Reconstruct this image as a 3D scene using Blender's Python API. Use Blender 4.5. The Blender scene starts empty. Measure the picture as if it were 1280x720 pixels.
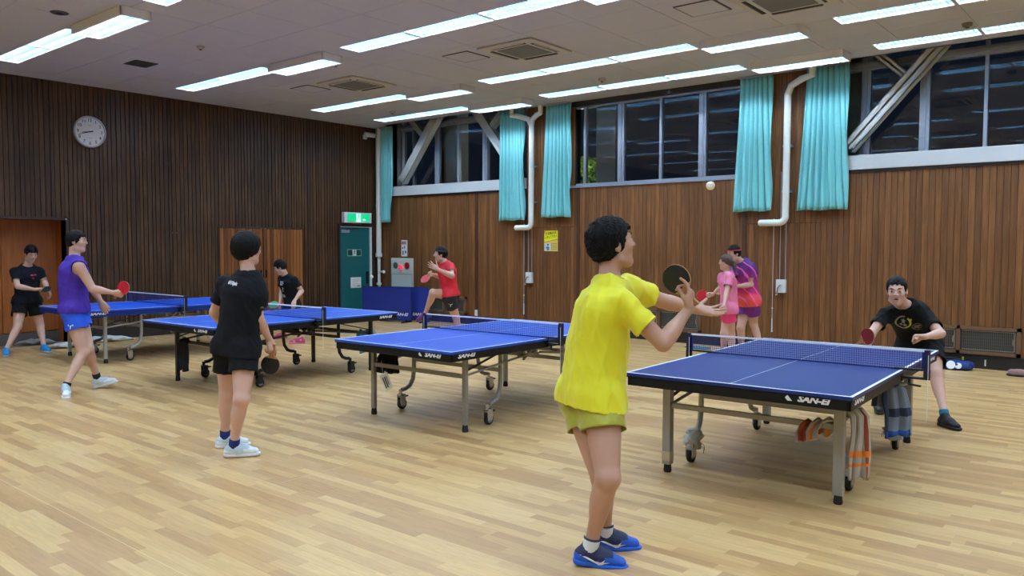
import bpy, bmesh, math, random, json
import numpy as np
from mathutils import Vector, Matrix
from mathutils.bvhtree import BVHTree

# ---------------------------------------------------------------- camera
scn = bpy.context.scene
COL = scn.collection
PSI, PITCH, ROLL, FPX, CAM_H = 0.692774, -0.0513397, 0.00251569, 1000.116, 1.6418
fw = Vector((-math.sin(PSI)*math.cos(PITCH), math.cos(PSI)*math.cos(PITCH), math.sin(PITCH)))
rt = fw.cross(Vector((0, 0, 1))).normalized()
upv = rt.cross(fw)
rt2 = math.cos(ROLL)*rt + math.sin(ROLL)*upv
up2 = -math.sin(ROLL)*rt + math.cos(ROLL)*upv
camd = bpy.data.cameras.new('camera')
camd.sensor_width = 36.0
camd.lens = FPX/1280*36.0
camd.clip_start = 0.05
camd.clip_end = 200
cam = bpy.data.objects.new('camera', camd)
COL.objects.link(cam)
Mc = Matrix((rt2, up2, -fw)).transposed().to_4x4()
Mc.translation = Vector((0, 0, CAM_H))
cam.matrix_world = Mc
scn.camera = cam
# ---------------------------------------------------------------- world, exposure
TUBE_STRENGTH = 84.0
TUBE_COLOR = (0.76, 0.92, 1.12)
world = bpy.data.worlds.new('night')
scn.world = world
world.use_nodes = True
world.node_tree.nodes['Background'].inputs[0].default_value = (0.010, 0.016, 0.030, 1)
world.node_tree.nodes['Background'].inputs[1].default_value = 0.35
scn.view_settings.view_transform = 'Standard'
scn.view_settings.look = 'None'
scn.view_settings.gamma = 1.0
scn.view_settings.exposure = 0.35
scn.view_settings.use_curve_mapping = False
scn.cycles.use_denoising = True
scn.cycles.max_bounces = 7
scn.cycles.diffuse_bounces = 4
scn.cycles.glossy_bounces = 3
scn.cycles.transparent_max_bounces = 12
scn.cycles.caustics_reflective = False
scn.cycles.caustics_refractive = False
scn.cycles.sample_clamp_indirect = 6.0

rnd = random.Random(7)
WX0, WX1, WY0, WY1, H = -14.381, 5.6, -5.0, 12.437, 4.364

# ---------------------------------------------------------------- helpers
def srgb(r, g, b):
    f = lambda c: (c/255)/12.92 if c/255 <= 0.04045 else ((c/255+0.055)/1.055)**2.4
    return (f(r), f(g), f(b), 1.0)

MATS = {}
def mat(name, col, rough=0.5, metal=0.0, spec=0.5, var=0.0, vscale=6.0, emit=None, estr=0.0, bump=0.0, bscale=40.0, sheen=0.0, stretch=(1, 1, 1), coat=0.0):
    if name in MATS: return MATS[name]
    m = bpy.data.materials.new(name); m.use_nodes = True
    nt = m.node_tree; b = nt.nodes['Principled BSDF']
    b.inputs['Base Color'].default_value = col
    b.inputs['Roughness'].default_value = rough
    b.inputs['Metallic'].default_value = metal
    b.inputs['Specular IOR Level'].default_value = spec
    if sheen: b.inputs['Sheen Weight'].default_value = sheen
    if coat: b.inputs['Coat Weight'].default_value = coat
    if emit:
        b.inputs['Emission Color'].default_value = emit
        b.inputs['Emission Strength'].default_value = estr
    tc = nt.nodes.new('ShaderNodeTexCoord'); mp = nt.nodes.new('ShaderNodeMapping')
    mp.inputs['Scale'].default_value = stretch
    nt.links.new(tc.outputs['Object'], mp.inputs['Vector'])
    n = nt.nodes.new('ShaderNodeTexNoise'); n.inputs['Scale'].default_value = vscale
    n.inputs['Detail'].default_value = 4
    nt.links.new(mp.outputs['Vector'], n.inputs['Vector'])
    r = nt.nodes.new('ShaderNodeMapRange')
    v = max(var, 0.02)
    r.inputs['To Min'].default_value = 1-v; r.inputs['To Max'].default_value = 1+v
    nt.links.new(n.outputs['Fac'], r.inputs['Value'])
    mx = nt.nodes.new('ShaderNodeVectorMath'); mx.operation = 'SCALE'
    mx.inputs[0].default_value = col[:3]
    nt.links.new(r.outputs['Result'], mx.inputs['Scale'])
    nt.links.new(mx.outputs['Vector'], b.inputs['Base Color'])
    if bump:
        n2 = nt.nodes.new('ShaderNodeTexNoise'); n2.inputs['Scale'].default_value = bscale
        nt.links.new(mp.outputs['Vector'], n2.inputs['Vector'])
        bp = nt.nodes.new('ShaderNodeBump'); bp.inputs['Strength'].default_value = bump
        bp.inputs['Distance'].default_value = 0.01
        nt.links.new(n2.outputs['Fac'], bp.inputs['Height']); nt.links.new(bp.outputs['Normal'], b.inputs['Normal'])
    MATS[name] = m
    return m

def wood_mat(name, c1, c2, c3, axis, rough=0.45, dirt=0.0, rand=1.0):
    """boards: grain stretched along axis; tone varies from board to board"""
    m = bpy.data.materials.new(name); m.use_nodes = True
    nt = m.node_tree; N = nt.nodes; Lk = nt.links; b = N['Principled BSDF']
    geo = N.new('ShaderNodeNewGeometry'); oi = N.new('ShaderNodeObjectInfo')
    mp = N.new('ShaderNodeMapping'); sc = [14, 14, 14]; sc[axis] = 0.9; mp.inputs['Scale'].default_value = sc
    add = N.new('ShaderNodeVectorMath'); add.operation = 'ADD'
    ml = N.new('ShaderNodeMath'); ml.operation = 'MULTIPLY'; ml.inputs[1].default_value = 37.0
    Lk.new(oi.outputs['Random'], ml.inputs[0]); Lk.new(geo.outputs['Position'], mp.inputs['Vector'])
    Lk.new(mp.outputs['Vector'], add.inputs[0]); Lk.new(ml.outputs[0], add.inputs[1])
    n = N.new('ShaderNodeTexNoise'); n.inputs['Scale'].default_value = 2.2; n.inputs['Detail'].default_value = 6
    n.inputs['Roughness'].default_value = 0.6
    Lk.new(add.outputs[0], n.inputs['Vector'])
    cr = N.new('ShaderNodeValToRGB'); e = cr.color_ramp.elements
    e[0].position = 0.3; e[0].color = c1; e[1].position = 0.7; e[1].color = c2
    mid = cr.color_ramp.elements.new(0.5); mid.color = c3
    mixv = N.new('ShaderNodeMath'); mixv.operation = 'MULTIPLY_ADD'; mixv.inputs[1].default_value = 0.55*rand
    mm = N.new('ShaderNodeMath'); mm.operation = 'MULTIPLY_ADD'; mm.inputs[1].default_value = 0.75; mm.inputs[2].default_value = 0.125-0.275*rand
    Lk.new(n.outputs['Fac'], mm.inputs[0])
    Lk.new(oi.outputs['Random'], mixv.inputs[0]); Lk.new(mm.outputs[0], mixv.inputs[2])
    Lk.new(mixv.outputs[0], cr.inputs['Fac'])
    out = cr.outputs['Color']
    if dirt:
        n3 = N.new('ShaderNodeTexNoise'); n3.inputs['Scale'].default_value = 0.9; n3.inputs['Detail'].default_value = 3
        Lk.new(geo.outputs['Position'], n3.inputs['Vector'])
        r3 = N.new('ShaderNodeMapRange'); r3.inputs['From Min'].default_value = .35; r3.inputs['From Max'].default_value = .65
        r3.inputs['To Min'].default_value = 1-dirt; r3.inputs['To Max'].default_value = 1.0
        Lk.new(n3.outputs['Fac'], r3.inputs['Value'])
        vm = N.new('ShaderNodeVectorMath'); vm.operation = 'SCALE'
        Lk.new(out, vm.inputs[0]); Lk.new(r3.outputs[0], vm.inputs['Scale']); out = vm.outputs[0]
    Lk.new(out, b.inputs['Base Color'])
    b.inputs['Roughness'].default_value = rough
    b.inputs['Specular IOR Level'].default_value = 0.35
    return m

class MB:
    """collects shapes into one mesh"""
    def __init__(s): s.v = []; s.f = []; s.mi = []; s.cur = 0
    def add(s, vs, fs, M=None):
        o = len(s.v)
        if M is not None: vs = [M @ Vector(v) for v in vs]
        s.v += [tuple(v) for v in vs]; s.f += [tuple(i+o for i in f) for f in fs]; s.mi += [s.cur]*len(fs)
        return s
    def box(s, x0, x1, y0, y1, z0, z1, M=None):
        vs = [(x, y, z) for x in (x0, x1) for y in (y0, y1) for z in (z0, z1)]
        return s.add(vs, [(0, 1, 3, 2), (4, 6, 7, 5), (0, 4, 5, 1), (2, 3, 7, 6), (0, 2, 6, 4), (1, 5, 7, 3)], M)
    def cbox(s, cx, cy, cz, sx, sy, sz, M=None):
        return s.box(cx-sx/2, cx+sx/2, cy-sy/2, cy+sy/2, cz-sz/2, cz+sz/2, M)
    def bar(s, a, b, w, h=None, up=(0, 0, 1)):
        a = Vector(a); b = Vector(b); d = b-a; L = d.length; d.normalize(); u = Vector(up)
        if abs(d.dot(u)) > .99: u = Vector((0, 1, 0))
        x = d.cross(u).normalized(); y = x.cross(d); h = h or w
        M = Matrix((x, y, d)).transposed().to_4x4(); M.translation = a
        return s.box(-w/2, w/2, -h/2, h/2, 0, L, M)
    def tube(s, pts, r, n=10, closed_ends=True, q=1.0):
        pts = [Vector(p) for p in pts]; rr = r if isinstance(r, (list, tuple)) else [r]*len(pts)
        rings = []; prev = None
        for i, p in enumerate(pts):
            if i == 0: t = pts[1]-pts[0]
            elif i == len(pts)-1: t = pts[-1]-pts[-2]
            else: t = (pts[i+1]-p).normalized()+(p-pts[i-1]).normalized()
            t.normalize()
            if prev is None:
                prev = t.cross(Vector((0, 0, 1)))
                if prev.length < .05: prev = Vector((1, 0, 0))
            x = (prev-t*prev.dot(t)).normalized(); prev = x; y = t.cross(x)
            rings.append([p+x*math.cos(a)*rr[i]+y*math.sin(a)*rr[i]*q for a in [2*math.pi*k/n for k in range(n)]])
        vs = [v for rg in rings for v in rg]; fs = []
        for i in range(len(pts)-1):
            for k in range(n):
                fs.append((i*n+k, i*n+(k+1) % n, (i+1)*n+(k+1) % n, (i+1)*n+k))
        if closed_ends:
            fs.append(tuple(range(n-1, -1, -1))); fs.append(tuple((len(pts)-1)*n+k for k in range(n)))
        return s.add(vs, fs)
    def lathe(s, prof, n=24, M=None, caps=True):
        """prof: list of (r, z)"""
        vs = []; fs = []
        for r, z in prof:
            for k in range(n): a = 2*math.pi*k/n; vs.append((r*math.cos(a), r*math.sin(a), z))
        for i in range(len(prof)-1):
            for k in range(n): fs.append((i*n+k, i*n+(k+1) % n, (i+1)*n+(k+1) % n, (i+1)*n+k))
        if caps: fs.append(tuple(range(n-1, -1, -1))); fs.append(tuple((len(prof)-1)*n+k for k in range(n)))
        return s.add(vs, fs, M)
    def prism(s, poly, z0, z1, M=None):
        n = len(poly); vs = [(x, y, z0) for x, y in poly]+[(x, y, z1) for x, y in poly]
        fs = [tuple(range(n-1, -1, -1)), tuple(range(n, 2*n))]+[(i, (i+1) % n, n+(i+1) % n, n+i) for i in range(n)]
        return s.add(vs, fs, M)
    def ball(s, c, r, n=12, M=None):
        rr = r if isinstance(r, (tuple, list)) else (r, r, r); vs = []; fs = []; m = n//2
        for i in range(m+1):
            th = math.pi*i/m
            for k in range(n):
                a = 2*math.pi*k/n
                vs.append((c[0]+rr[0]*math.sin(th)*math.cos(a), c[1]+rr[1]*math.sin(th)*math.sin(a), c[2]+rr[2]*math.cos(th)))
        for i in range(m):
            for k in range(n): fs.append((i*n+k, (i+1)*n+k, (i+1)*n+(k+1) % n, i*n+(k+1) % n))
        return s.add(vs, fs, M)
    def mesh(s, name, mats, smooth=False):
        me = bpy.data.meshes.new(name); me.from_pydata(s.v, [], s.f)
        for m_ in (mats if isinstance(mats, (list, tuple)) else [mats]): me.materials.append(m_)
        if any(s.mi) and len(s.mi) == len(me.polygons): me.polygons.foreach_set('material_index', s.mi)
        if smooth: me.polygons.foreach_set('use_smooth', [True]*len(me.polygons))
        me.validate(); me.update()
        return me
    def build(s, name, mats, parent=None, smooth=False, bevel=0.0, loc=None, **props):
        o = bpy.data.objects.new(name, s.mesh(name, mats, smooth)); COL.objects.link(o)
        if parent is not None: o.parent = parent
        if loc is not None: o.location = loc
        if bevel:
            bm = o.modifiers.new('bevel', 'BEVEL'); bm.width = bevel; bm.segments = 2; bm.limit_method = 'ANGLE'
        if smooth == 'auto': pass
        for k, v in props.items(): o[k] = v
        return o

def inst(me, name, parent=None, loc=(0, 0, 0), scale=(1, 1, 1), rot=(0, 0, 0), **props):
    o = bpy.data.objects.new(name, me); COL.objects.link(o)
    if parent is not None: o.parent = parent
    o.location = loc; o.scale = scale; o.rotation_euler = rot
    for k, v in props.items(): o[k] = v
    return o

def thing(name, label, cat, loc=(0, 0, 0), rz=0, group=None):
    o = bpy.data.objects.new(name, None); COL.objects.link(o)
    o.empty_display_size = 0.1
    o.location = loc; o.rotation_euler = (0, 0, rz)
    o['label'] = label; o['category'] = cat
    if group: o['group'] = group
    return o

def tag(o, label, cat, group=None):
    o['label'] = label; o['category'] = cat
    if group: o['group'] = group
    return o

def struct(name, parent=None):
    o = bpy.data.objects.new(name, None); COL.objects.link(o); o['kind'] = 'structure'
    if parent: o.parent = parent
    return o

def frame(o, x, y, z):
    M = Matrix((Vector(x), Vector(y), Vector(z))).transposed().to_4x4(); M.translation = Vector(o)
    return M

FONTCACHE = {}
def text_verts(txt, size=1.0, shear=0.0, bold=0.0, extrude=0.0):
    cu = bpy.data.curves.new('t', 'FONT'); cu.body = txt; cu.size = size; cu.shear = shear; cu.offset = bold; cu.extrude = extrude
    cu.align_x = 'CENTER'; cu.align_y = 'CENTER'; cu.resolution_u = 2
    o = bpy.data.objects.new('t', cu); COL.objects.link(o)
    dg = bpy.context.evaluated_depsgraph_get(); dg.update()
    me = bpy.data.meshes.new_from_object(o.evaluated_get(dg))
    vs = [v.co.copy() for v in me.vertices]; fs = [tuple(p.vertices) for p in me.polygons]
    bpy.data.objects.remove(o); bpy.data.curves.remove(cu); bpy.data.meshes.remove(me)
    return vs, fs
def text_into(mb, txt, M, size, shear=0.0, bold=0.0, width=None, extrude=0.0):
    vs, fs = text_verts(txt, size, shear, bold, extrude)
    if width and vs:
        w = max(v.x for v in vs)-min(v.x for v in vs)
        k = width/w
        vs = [Vector((v.x*k, v.y, v.z)) for v in vs]
    return mb.add(vs, fs, M)

# ---------------------------------------------------------------- common materials
WHITE_PAINT = mat('white_paint', srgb(214, 220, 224), 0.5, var=.03)
STEEL_WHITE = mat('steel_white', srgb(205, 210, 214), 0.45, var=.03)
CEIL = mat('ceiling_board', srgb(190, 190, 197), 0.85, var=.02, spec=.2)
DARK_BASE = mat('dark_skirting', srgb(34, 30, 30), 0.5)
BLACK = mat('black_plastic', srgb(18, 19, 22), 0.45)
BLACKMETAL = mat('black_metal', srgb(20, 21, 25), 0.4, metal=.2)
SILVER = mat('painted_silver', srgb(150, 148, 144), 0.38, metal=.55)
CHROME = mat('chrome', srgb(190, 190, 192), 0.25, metal=.9)
ALU = mat('aluminium', srgb(168, 176, 190), 0.4, metal=.5)
RUBBER = mat('rubber', srgb(22, 22, 24), 0.8)
WHEELGREY = mat('wheel_grey', srgb(120, 126, 134), 0.5)
WHITE = mat('white_print', srgb(232, 234, 236), 0.6)
GREYDARK = mat('dark_grille', srgb(66, 66, 68), 0.6)
# ================================================================ ROOM
# fixture layout (needed to cut the ceiling boards)
FW = 0.36
ROWS = [4.42, 7.20, 10.0, 11.62]
BACKROWS = [1.64, -1.14, -3.9]
def row_units():
    u = []
    for x0 in (-13.42,):
        u += [('r', x0+.66, 1.30), ('r', x0+1.98, 1.30)]
    u += [('b', -9.95, 1.32)]
    u += [('r', -8.93+.64+1.27*k, 1.25) for k in range(3)]
    u += [('b', -4.28, 1.32)]
    u += [('r', -3.26+.64+1.27*k, 1.25) for k in range(3)]
    u += [('b', 1.40, 1.32)]
    u += [('r', 2.42+.64+1.27*k, 1.25) for k in range(2)]
    return u
holes = []
for y in ROWS+BACKROWS:
    for k, x, l in row_units():
        if k == 'r': holes.append((x-l/2, x+l/2, y-FW/2, y+FW/2))
OPENB = [(-13.95, -9.95), (-4.15, .3)]          # braced bays where the ceiling stops short of the wall
def solid_rects(x0, x1, y0, y1):
    hs = [h for h in holes if h[0] < x1 and h[1] > x0 and h[2] < y1 and h[3] > y0]
    hs += [(a, b, 12.15, 13) for a, b in OPENB if a < x1 and b > x0 and 12.15 < y1]
    if not hs: return [(x0, x1, y0, y1)]
    xs = sorted({x0, x1} | {min(max(v, x0), x1) for h in hs for v in h[:2]})
    ys = sorted({y0, y1} | {min(max(v, y0), y1) for h in hs for v in h[2:]})
    out = []
    for i in range(len(xs)-1):
        for j in range(len(ys)-1):
            cx, cy = (xs[i]+xs[i+1])/2, (ys[j]+ys[j+1])/2
            if not any(h[0] < cx < h[1] and h[2] < cy < h[3] for h in hs):
                out.append((xs[i], xs[i+1], ys[j], ys[j+1]))
    return out
ceiling = struct('ceiling')
G = .0035
gx = [-14.381]+[-4.72+.915*k for k in range(-10, 9)]
gy = [3.45]+[5.28+.92*k-.92 for k in range(0, 9)]+[12.437]
full = MB().box(-.4575+G, .4575-G, -.46+G, .46-G, 0, .012).mesh('ceiling_panel', CEIL)
for i in range(len(gx)-1):
    for j in range(len(gy)-1):
        x0, x1, y0, y1 = gx[i], gx[i+1], gy[j], gy[j+1]
        rs = solid_rects(x0, x1, y0, y1)
        if len(rs) == 1 and rs[0] == (x0, x1, y0, y1) and abs(x1-x0-.915) < .001 and abs(y1-y0-.92) < .001:
            inst(full, 'ceiling_panel', ceiling, ((x0+x1)/2, (y0+y1)/2, H))
        elif rs:
            mb = MB()
            for a, b_, c, d in rs:
                mb.box(a+(G if a == x0 else 0), b_-(G if b_ == x1 else 0), c+(G if c == y0 else 0), d-(G if d == y1 else 0), H, H+.012)
            mb.build('ceiling_panel', CEIL, ceiling)
mb = MB()                                        # ceiling behind the camera and the backing above the boards
for r_ in solid_rects(WX0, WX1, WY0, 3.45): mb.box(*r_, H, H+.02)
for r_ in solid_rects(gx[-1], WX1, 3.45, WY1): mb.box(*r_, H, H+.02)
mb.build('ceiling_slab', CEIL, ceiling)
mb = MB()
for r_ in solid_rects(WX0, WX1, 3.45, 12.437): mb.box(*r_, H+.0125, H+.02)
mb.build('joint_backing', mat('joint_grey', srgb(90, 84, 80), .9), ceiling)  # darker grey sheet that shows through the board joints
mb = MB()
for a, b_ in OPENB:                              # fascia over the braced bays
    mb.box(a, b_, 12.10, 12.15, H, 5.3)
    mb.box(a, b_, 12.15, 12.95, 5.25, 5.3)
    mb.box(a-.05, a, 12.46, 12.95, 2.75, 5.3); mb.box(b_, b_+.05, 12.46, 12.95, 2.75, 5.3)
mb.build('fascia', mat('fascia_paint', srgb(120, 120, 120), .8), ceiling)

# ---- floor
def floor_mat():
    m = bpy.data.materials.new('vinyl_oak_strip'); m.use_nodes = True
    nt = m.node_tree; N = nt.nodes; Lk = nt.links; b = N['Principled BSDF']
    geo = N.new('ShaderNodeNewGeometry'); sp = N.new('ShaderNodeSeparateXYZ'); Lk.new(geo.outputs['Position'], sp.inputs[0])
    def M(op, a, b_=None, c=None):
        n = N.new('ShaderNodeMath'); n.operation = op
        for i, v in enumerate((a, b_, c)):
            if v is None: continue
            if isinstance(v, (int, float)): n.inputs[i].default_value = v
            else: Lk.new(v, n.inputs[i])
        return n.outputs[0]
    row = M('FLOOR', M('DIVIDE', sp.outputs['Y'], .075))
    wn = N.new('ShaderNodeTexWhiteNoise'); wn.noise_dimensions = '1D'; Lk.new(row, wn.inputs['W'])
    xo = M('ADD', M('DIVIDE', sp.outputs['X'], .60), M('MULTIPLY', wn.outputs['Value'], 7.31))
    cell = M('FLOOR', xo)
    cb = N.new('ShaderNodeCombineXYZ'); Lk.new(row, cb.inputs[0]); Lk.new(cell, cb.inputs[1])
    w2 = N.new('ShaderNodeTexWhiteNoise'); w2.noise_dimensions = '3D'; Lk.new(cb.outputs[0], w2.inputs['Vector'])
    cr = N.new('ShaderNodeValToRGB'); e = cr.color_ramp.elements
    e[0].position = 0; e[0].color = srgb(178, 137, 90); e[1].position = 1; e[1].color = srgb(208, 171, 118)
    for p, c in ((.25, srgb(184, 143, 94)), (.5, srgb(196, 157, 105)), (.75, srgb(205, 168, 113))):
        k = e.new(p); k.color = c
    Lk.new(w2.outputs['Value'], cr.inputs['Fac'])
    # grain
    mp = N.new('ShaderNodeMapping'); mp.inputs['Scale'].default_value = (2.6, 30, 1)
    off = N.new('ShaderNodeVectorMath'); off.operation = 'ADD'
    Lk.new(geo.outputs['Position'], mp.inputs['Vector']); Lk.new(mp.outputs[0], off.inputs[0])
    sc = N.new('ShaderNodeVectorMath'); sc.operation = 'SCALE'; sc.inputs['Scale'].default_value = 19.0
    Lk.new(w2.outputs['Color'], sc.inputs[0]); Lk.new(sc.outputs[0], off.inputs[1])
    n = N.new('ShaderNodeTexNoise'); n.inputs['Scale'].default_value = 1.0; n.inputs['Detail'].default_value = 5; n.inputs['Distortion'].default_value = 1.6
    Lk.new(off.outputs[0], n.inputs['Vector'])
    r = N.new('ShaderNodeMapRange'); r.inputs['From Min'].default_value = .3; r.inputs['From Max'].default_value = .7
    r.inputs['To Min'].default_value = .89; r.inputs['To Max'].default_value = 1.09; Lk.new(n.outputs['Fac'], r.inputs['Value'])
    vm = N.new('ShaderNodeVectorMath'); vm.operation = 'SCALE'; Lk.new(cr.outputs[0], vm.inputs[0]); Lk.new(r.outputs[0], vm.inputs['Scale'])
    Lk.new(vm.outputs[0], b.inputs['Base Color'])
    n2 = N.new('ShaderNodeTexNoise'); n2.inputs['Scale'].default_value = .8; Lk.new(geo.outputs['Position'], n2.inputs['Vector'])
    r2 = N.new('ShaderNodeMapRange'); r2.inputs['To Min'].default_value = .24; r2.inputs['To Max'].default_value = .42; Lk.new(n2.outputs['Fac'], r2.inputs['Value'])
    Lk.new(r2.outputs[0], b.inputs['Roughness'])
    b.inputs['Specular IOR Level'].default_value = .45
    return m
FLOORM = floor_mat()
floor = struct('floor')
# the strips nearest the camera are single pieces, the rest is one sheet
pieces = []
def wn_off(row):
    return ((math.sin(row*12.9898)*43758.5453) % 1.0)
PX0, PX1, PY0, PY1 = -4.8, -.3, 2.0, 3.5
rows_ = range(int(PY0/.075)+1, int(PY1/.075))
for rw in rows_:
    y0, y1 = rw*.075, (rw+1)*.075
    # boards keep the width of the printed strips; board ends staggered
    x = PX0; k = 0
    first = True
    while x < PX1-1e-6:
        ln = .60 if not first else .60*(.2+.8*wn_off(rw)); first = False
        x2 = min(x+ln, PX1)
        if PX1-x2 < .12: x2 = PX1
        pieces.append((x, x2, y0, y1)); x = x2
lo_y, hi_y = rows_[0]*.075, (rows_[-1]+1)*.075
mb = MB()
for r_ in ((WX0, WX1, WY0, lo_y), (WX0, WX1, hi_y, WY1), (WX0, PX0, lo_y, hi_y), (PX1, WX1, lo_y, hi_y)):
    mb.box(*r_, -.05, 0)
mb.box(PX0, PX1, lo_y, hi_y, -.05, -.0012)
mb.build('floor_sheet', FLOORM, floor)
for (x0, x1, y0, y1) in pieces:
    g = .0004
    mb = MB(); mb.box(x0+g, x1-g, y0+g, y1-g, -.003, 0)
    mb.build('floor_strip', FLOORM, floor)
MB().box(-7.5, 5, 1.972, 1.975, 0, .0004).box(-4.74, -4.737, 3.2, 5.2, 0, .0004).build('sheet_seam', mat('seam', srgb(222, 200, 160), .5), floor)

# ---- left wall (dark boards)
DARKWOOD = wood_mat('dark_wall_boards', srgb(56, 39, 29), srgb(108, 75, 46), srgb(82, 57, 38), 2, dirt=.32, rand=.28)
RIGHTWOOD = wood_mat('window_wall_boards', srgb(92, 60, 36), srgb(146, 98, 58), srgb(118, 78, 46), 2, dirt=.12, rand=.36)
DOORWOOD = wood_mat('door_veneer', srgb(150, 84, 40), srgb(186, 112, 58), srgb(168, 98, 48), 2, rand=.3)
BACK = mat('groove_dark', srgb(24, 17, 13), .8)
wl = struct('wall_left')
D1A, D1B, D1H = 3.86, 5.58, 2.07
D2A, D2B, D2H = 8.385, 10.315, 2.0
D3A, D3B, D3H = 11.31, 12.16, 2.09
mb = MB()
for a, b_, z0 in ((WY0, D1A, 0), (D1A, D1B, D1H), (D1B, D3A, 0), (D3A, D3B, D3H), (D3B, WY1+.0, 0)):
    mb.box(WX0-.2, WX0-.02, a, b_, z0, H+.3)
mb.build('wall_core', BACK, wl)
pk = MB().box(-.02, 0, -.5, .5, 0, 1).mesh('plank', DARKWOOD)
y = 3.0; rr = random.Random(3)
def left_plank(y0, y1, z0, z1):
    inst(pk, 'plank', wl, (WX0+rr.choice((0, 0, .004, -.006)), (y0+y1)/2, z0), (1, y1-y0, z1-z0))
while y < WY1-.01:
    w = rr.choice((.062, .07, .078, .085)); y1 = min(y+w, WY1)
    if not (D1A < (y+y1)/2 < D1B or D2A < (y+y1)/2 < D2B or D3A < (y+y1)/2 < D3B):
        left_plank(y, y1-.013, 0.0, H)
    else:
        h = D1H if y < 6 else (D2H if y < 11 else D3H)
        left_plank(y, y1-.013, h+.03, H)
    y = y1
MB().box(WX0-.2, WX0, WY0, 3.0, 0, H).build('wall_panel', DARKWOOD, wl)
bl = MB().box(0, .018, D1B+.03, D2A-.02, 0, .20).box(0, .018, D2B+.02, D3A-.04, 0, .20).box(0, .018, D3B+.04, WY1, 0, .2)
bl.build('baseboard_left', DARK_BASE, None, loc=(WX0, 0, 0), kind='structure')

# ---- window wall
ww = struct('wall_back')
mb = MB()
T = .2
mb.box(WX0-.2, WX1, WY1+.02, WY1+T, -.02, 2.78)
for a, b_ in ((WX0-.2, -13.95), (-9.95, -8.80), (-5.40, -4.15), (.3, WX1)):
    mb.box(a, b_, WY1+.02, WY1+T, 2.78, H+.9)
mb.box(-8.80, -5.40, WY1+.02, WY1+T, 4.30, H+.9)
mb.build('wall_core', BACK, ww)
pr = MB().box(-.5, .5, -.02, 0, 0, 1).mesh('plank', RIGHTWOOD)   # front face at y=-.02
def right_plank(x0, x1, z0, z1, dy=0):
    inst(pr, 'plank', ww, ((x0+x1)/2, WY1+.02+dy, z0), (x1-x0, 1, z1-z0))
x = WX0; rr = random.Random(11); W = .0822
while x < 2.6:
    x1 = x+W; xm = (x+x1)/2
    tall = (-9.95 < xm < -8.80) or (-5.40 < xm < -4.15) or (.3 < xm) or xm < -13.95
    dy = rr.choice((0, 0, .002, -.002))
    if tall:
        right_plank(x, x1-.005, .18, 2.02, dy); right_plank(x, x1-.005, 2.028, H, dy)
    else: right_plank(x, x1-.005, .18, 2.76, dy)
    x = x1
MB().box(2.6, WX1, WY1, WY1+.02, 0, H).build('wall_panel', RIGHTWOOD, ww)
bb = MB().box(WX0, WX1, -.016, .02, 0, .185)
bb.build('baseboard_back', DARK_BASE, None, loc=(0, WY1, 0), kind='structure')
# dark vertical cover strips where the pillars stand
mb = MB()
for xx in (-11.28, -8.70, -9.96, -5.42, .25): mb.box(xx-.035, xx+.035, WY1-.012, WY1, .19, 2.76)
mb.build('cover_strip', mat('strip_wood', srgb(74, 46, 28), .5), ww)
# right and rear walls (not in view)
MB().box(WX1, WX1+.2, WY0, WY1+.2, 0, H).build('wall_right', mat('pale_wall', srgb(196, 180, 150), .8), None, kind='structure')
MB().box(WX0-.2, WX1+.2, WY0-.2, WY0, 0, H).build('wall_front', mat('pale_wall2', srgb(150, 120, 85), .8), None, kind='structure')

# ---- glass
def glass_mat():
    m = bpy.data.materials.new('window_glass'); m.use_nodes = True; nt = m.node_tree; N = nt.nodes
    N.remove(N['Principled BSDF']); out = N['Material Output']
    tr = N.new('ShaderNodeBsdfTransparent'); tr.inputs[0].default_value = (.86, .9, .92, 1)
    gl = N.new('ShaderNodeBsdfGlossy'); gl.inputs['Roughness'].default_value = 0.01; gl.inputs['Color'].default_value = (.95, .98, 1, 1)
    fr = N.new('ShaderNodeFresnel'); fr.inputs['IOR'].default_value = 1.75
    mx = N.new('ShaderNodeMixShader'); nt.links.new(fr.outputs[0], mx.inputs[0])
    nt.links.new(tr.outputs[0], mx.inputs[1]); nt.links.new(gl.outputs[0], mx.inputs[2]); nt.links.new(mx.outputs[0], out.inputs[0])
    return m
GLASS = glass_mat()
def window(name, x0, x1, z0, z1, y, splits, transom=None, wide=()):
    w = struct(name)
    f = .035
    MB().box(x0, x1, y-.03, y+.05, z0, z0+f).box(x0, x1, y-.03, y+.05, z1-f, z1).box(x0, x0+f, y-.03, y+.05, z0, z1).box(x1-f, x1, y-.03, y+.05, z0, z1).build('window_frame', ALU, w)
    xs = [x0]+list(splits)+[x1]
    for i, s_ in enumerate(splits):
        wd = .13 if i in wide else .045
        mb = MB().box(s_-wd/2, s_+wd/2, y-.04, y+.05, z0+f, z1-f)
        if i in wide: mb.box(s_-.02, s_+.02, y-.055, y-.04, z0+f, z1-f)
        mb.build('mullion', ALU, w)
    zs = [(z0+f, z1-f)]
    if transom:
        MB().box(x0, x1, y-.05, y+.05, transom-.06, transom+.07).box(x0, x1, y-.085, y-.05, transom-.02, transom+.03).build('transom', ALU, w)
        zs = [(z0+f, transom-.06), (transom+.07, z1-f)]
    for i in range(len(xs)-1):
        a = xs[i]+(.02); b_ = xs[i+1]-.02
        for za, zb in zs:
            MB().add([(a, y, za), (b_, y, za), (b_, y, zb), (a, y, zb)], [(0, 1, 2, 3)]).build('pane', GLASS, w)
    return w
window('window_1', -13.95, -9.95, 3.0, 5.2, 12.80, [-13.55, -12.78, -12.14, -11.35, -10.6], 4.36, wide=(1, 3))
window('window_2', -8.92, -5.42, 2.80, 4.27, 12.52, [-8.60, -7.81, -7.0, -6.21], None, wide=(1, 3))
window('window_3', -4.15, .30, 3.0, 5.2, 12.80, [-3.68, -2.87, -2.10, -1.3, -.5], 4.36, wide=(0, 1, 3))
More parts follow.
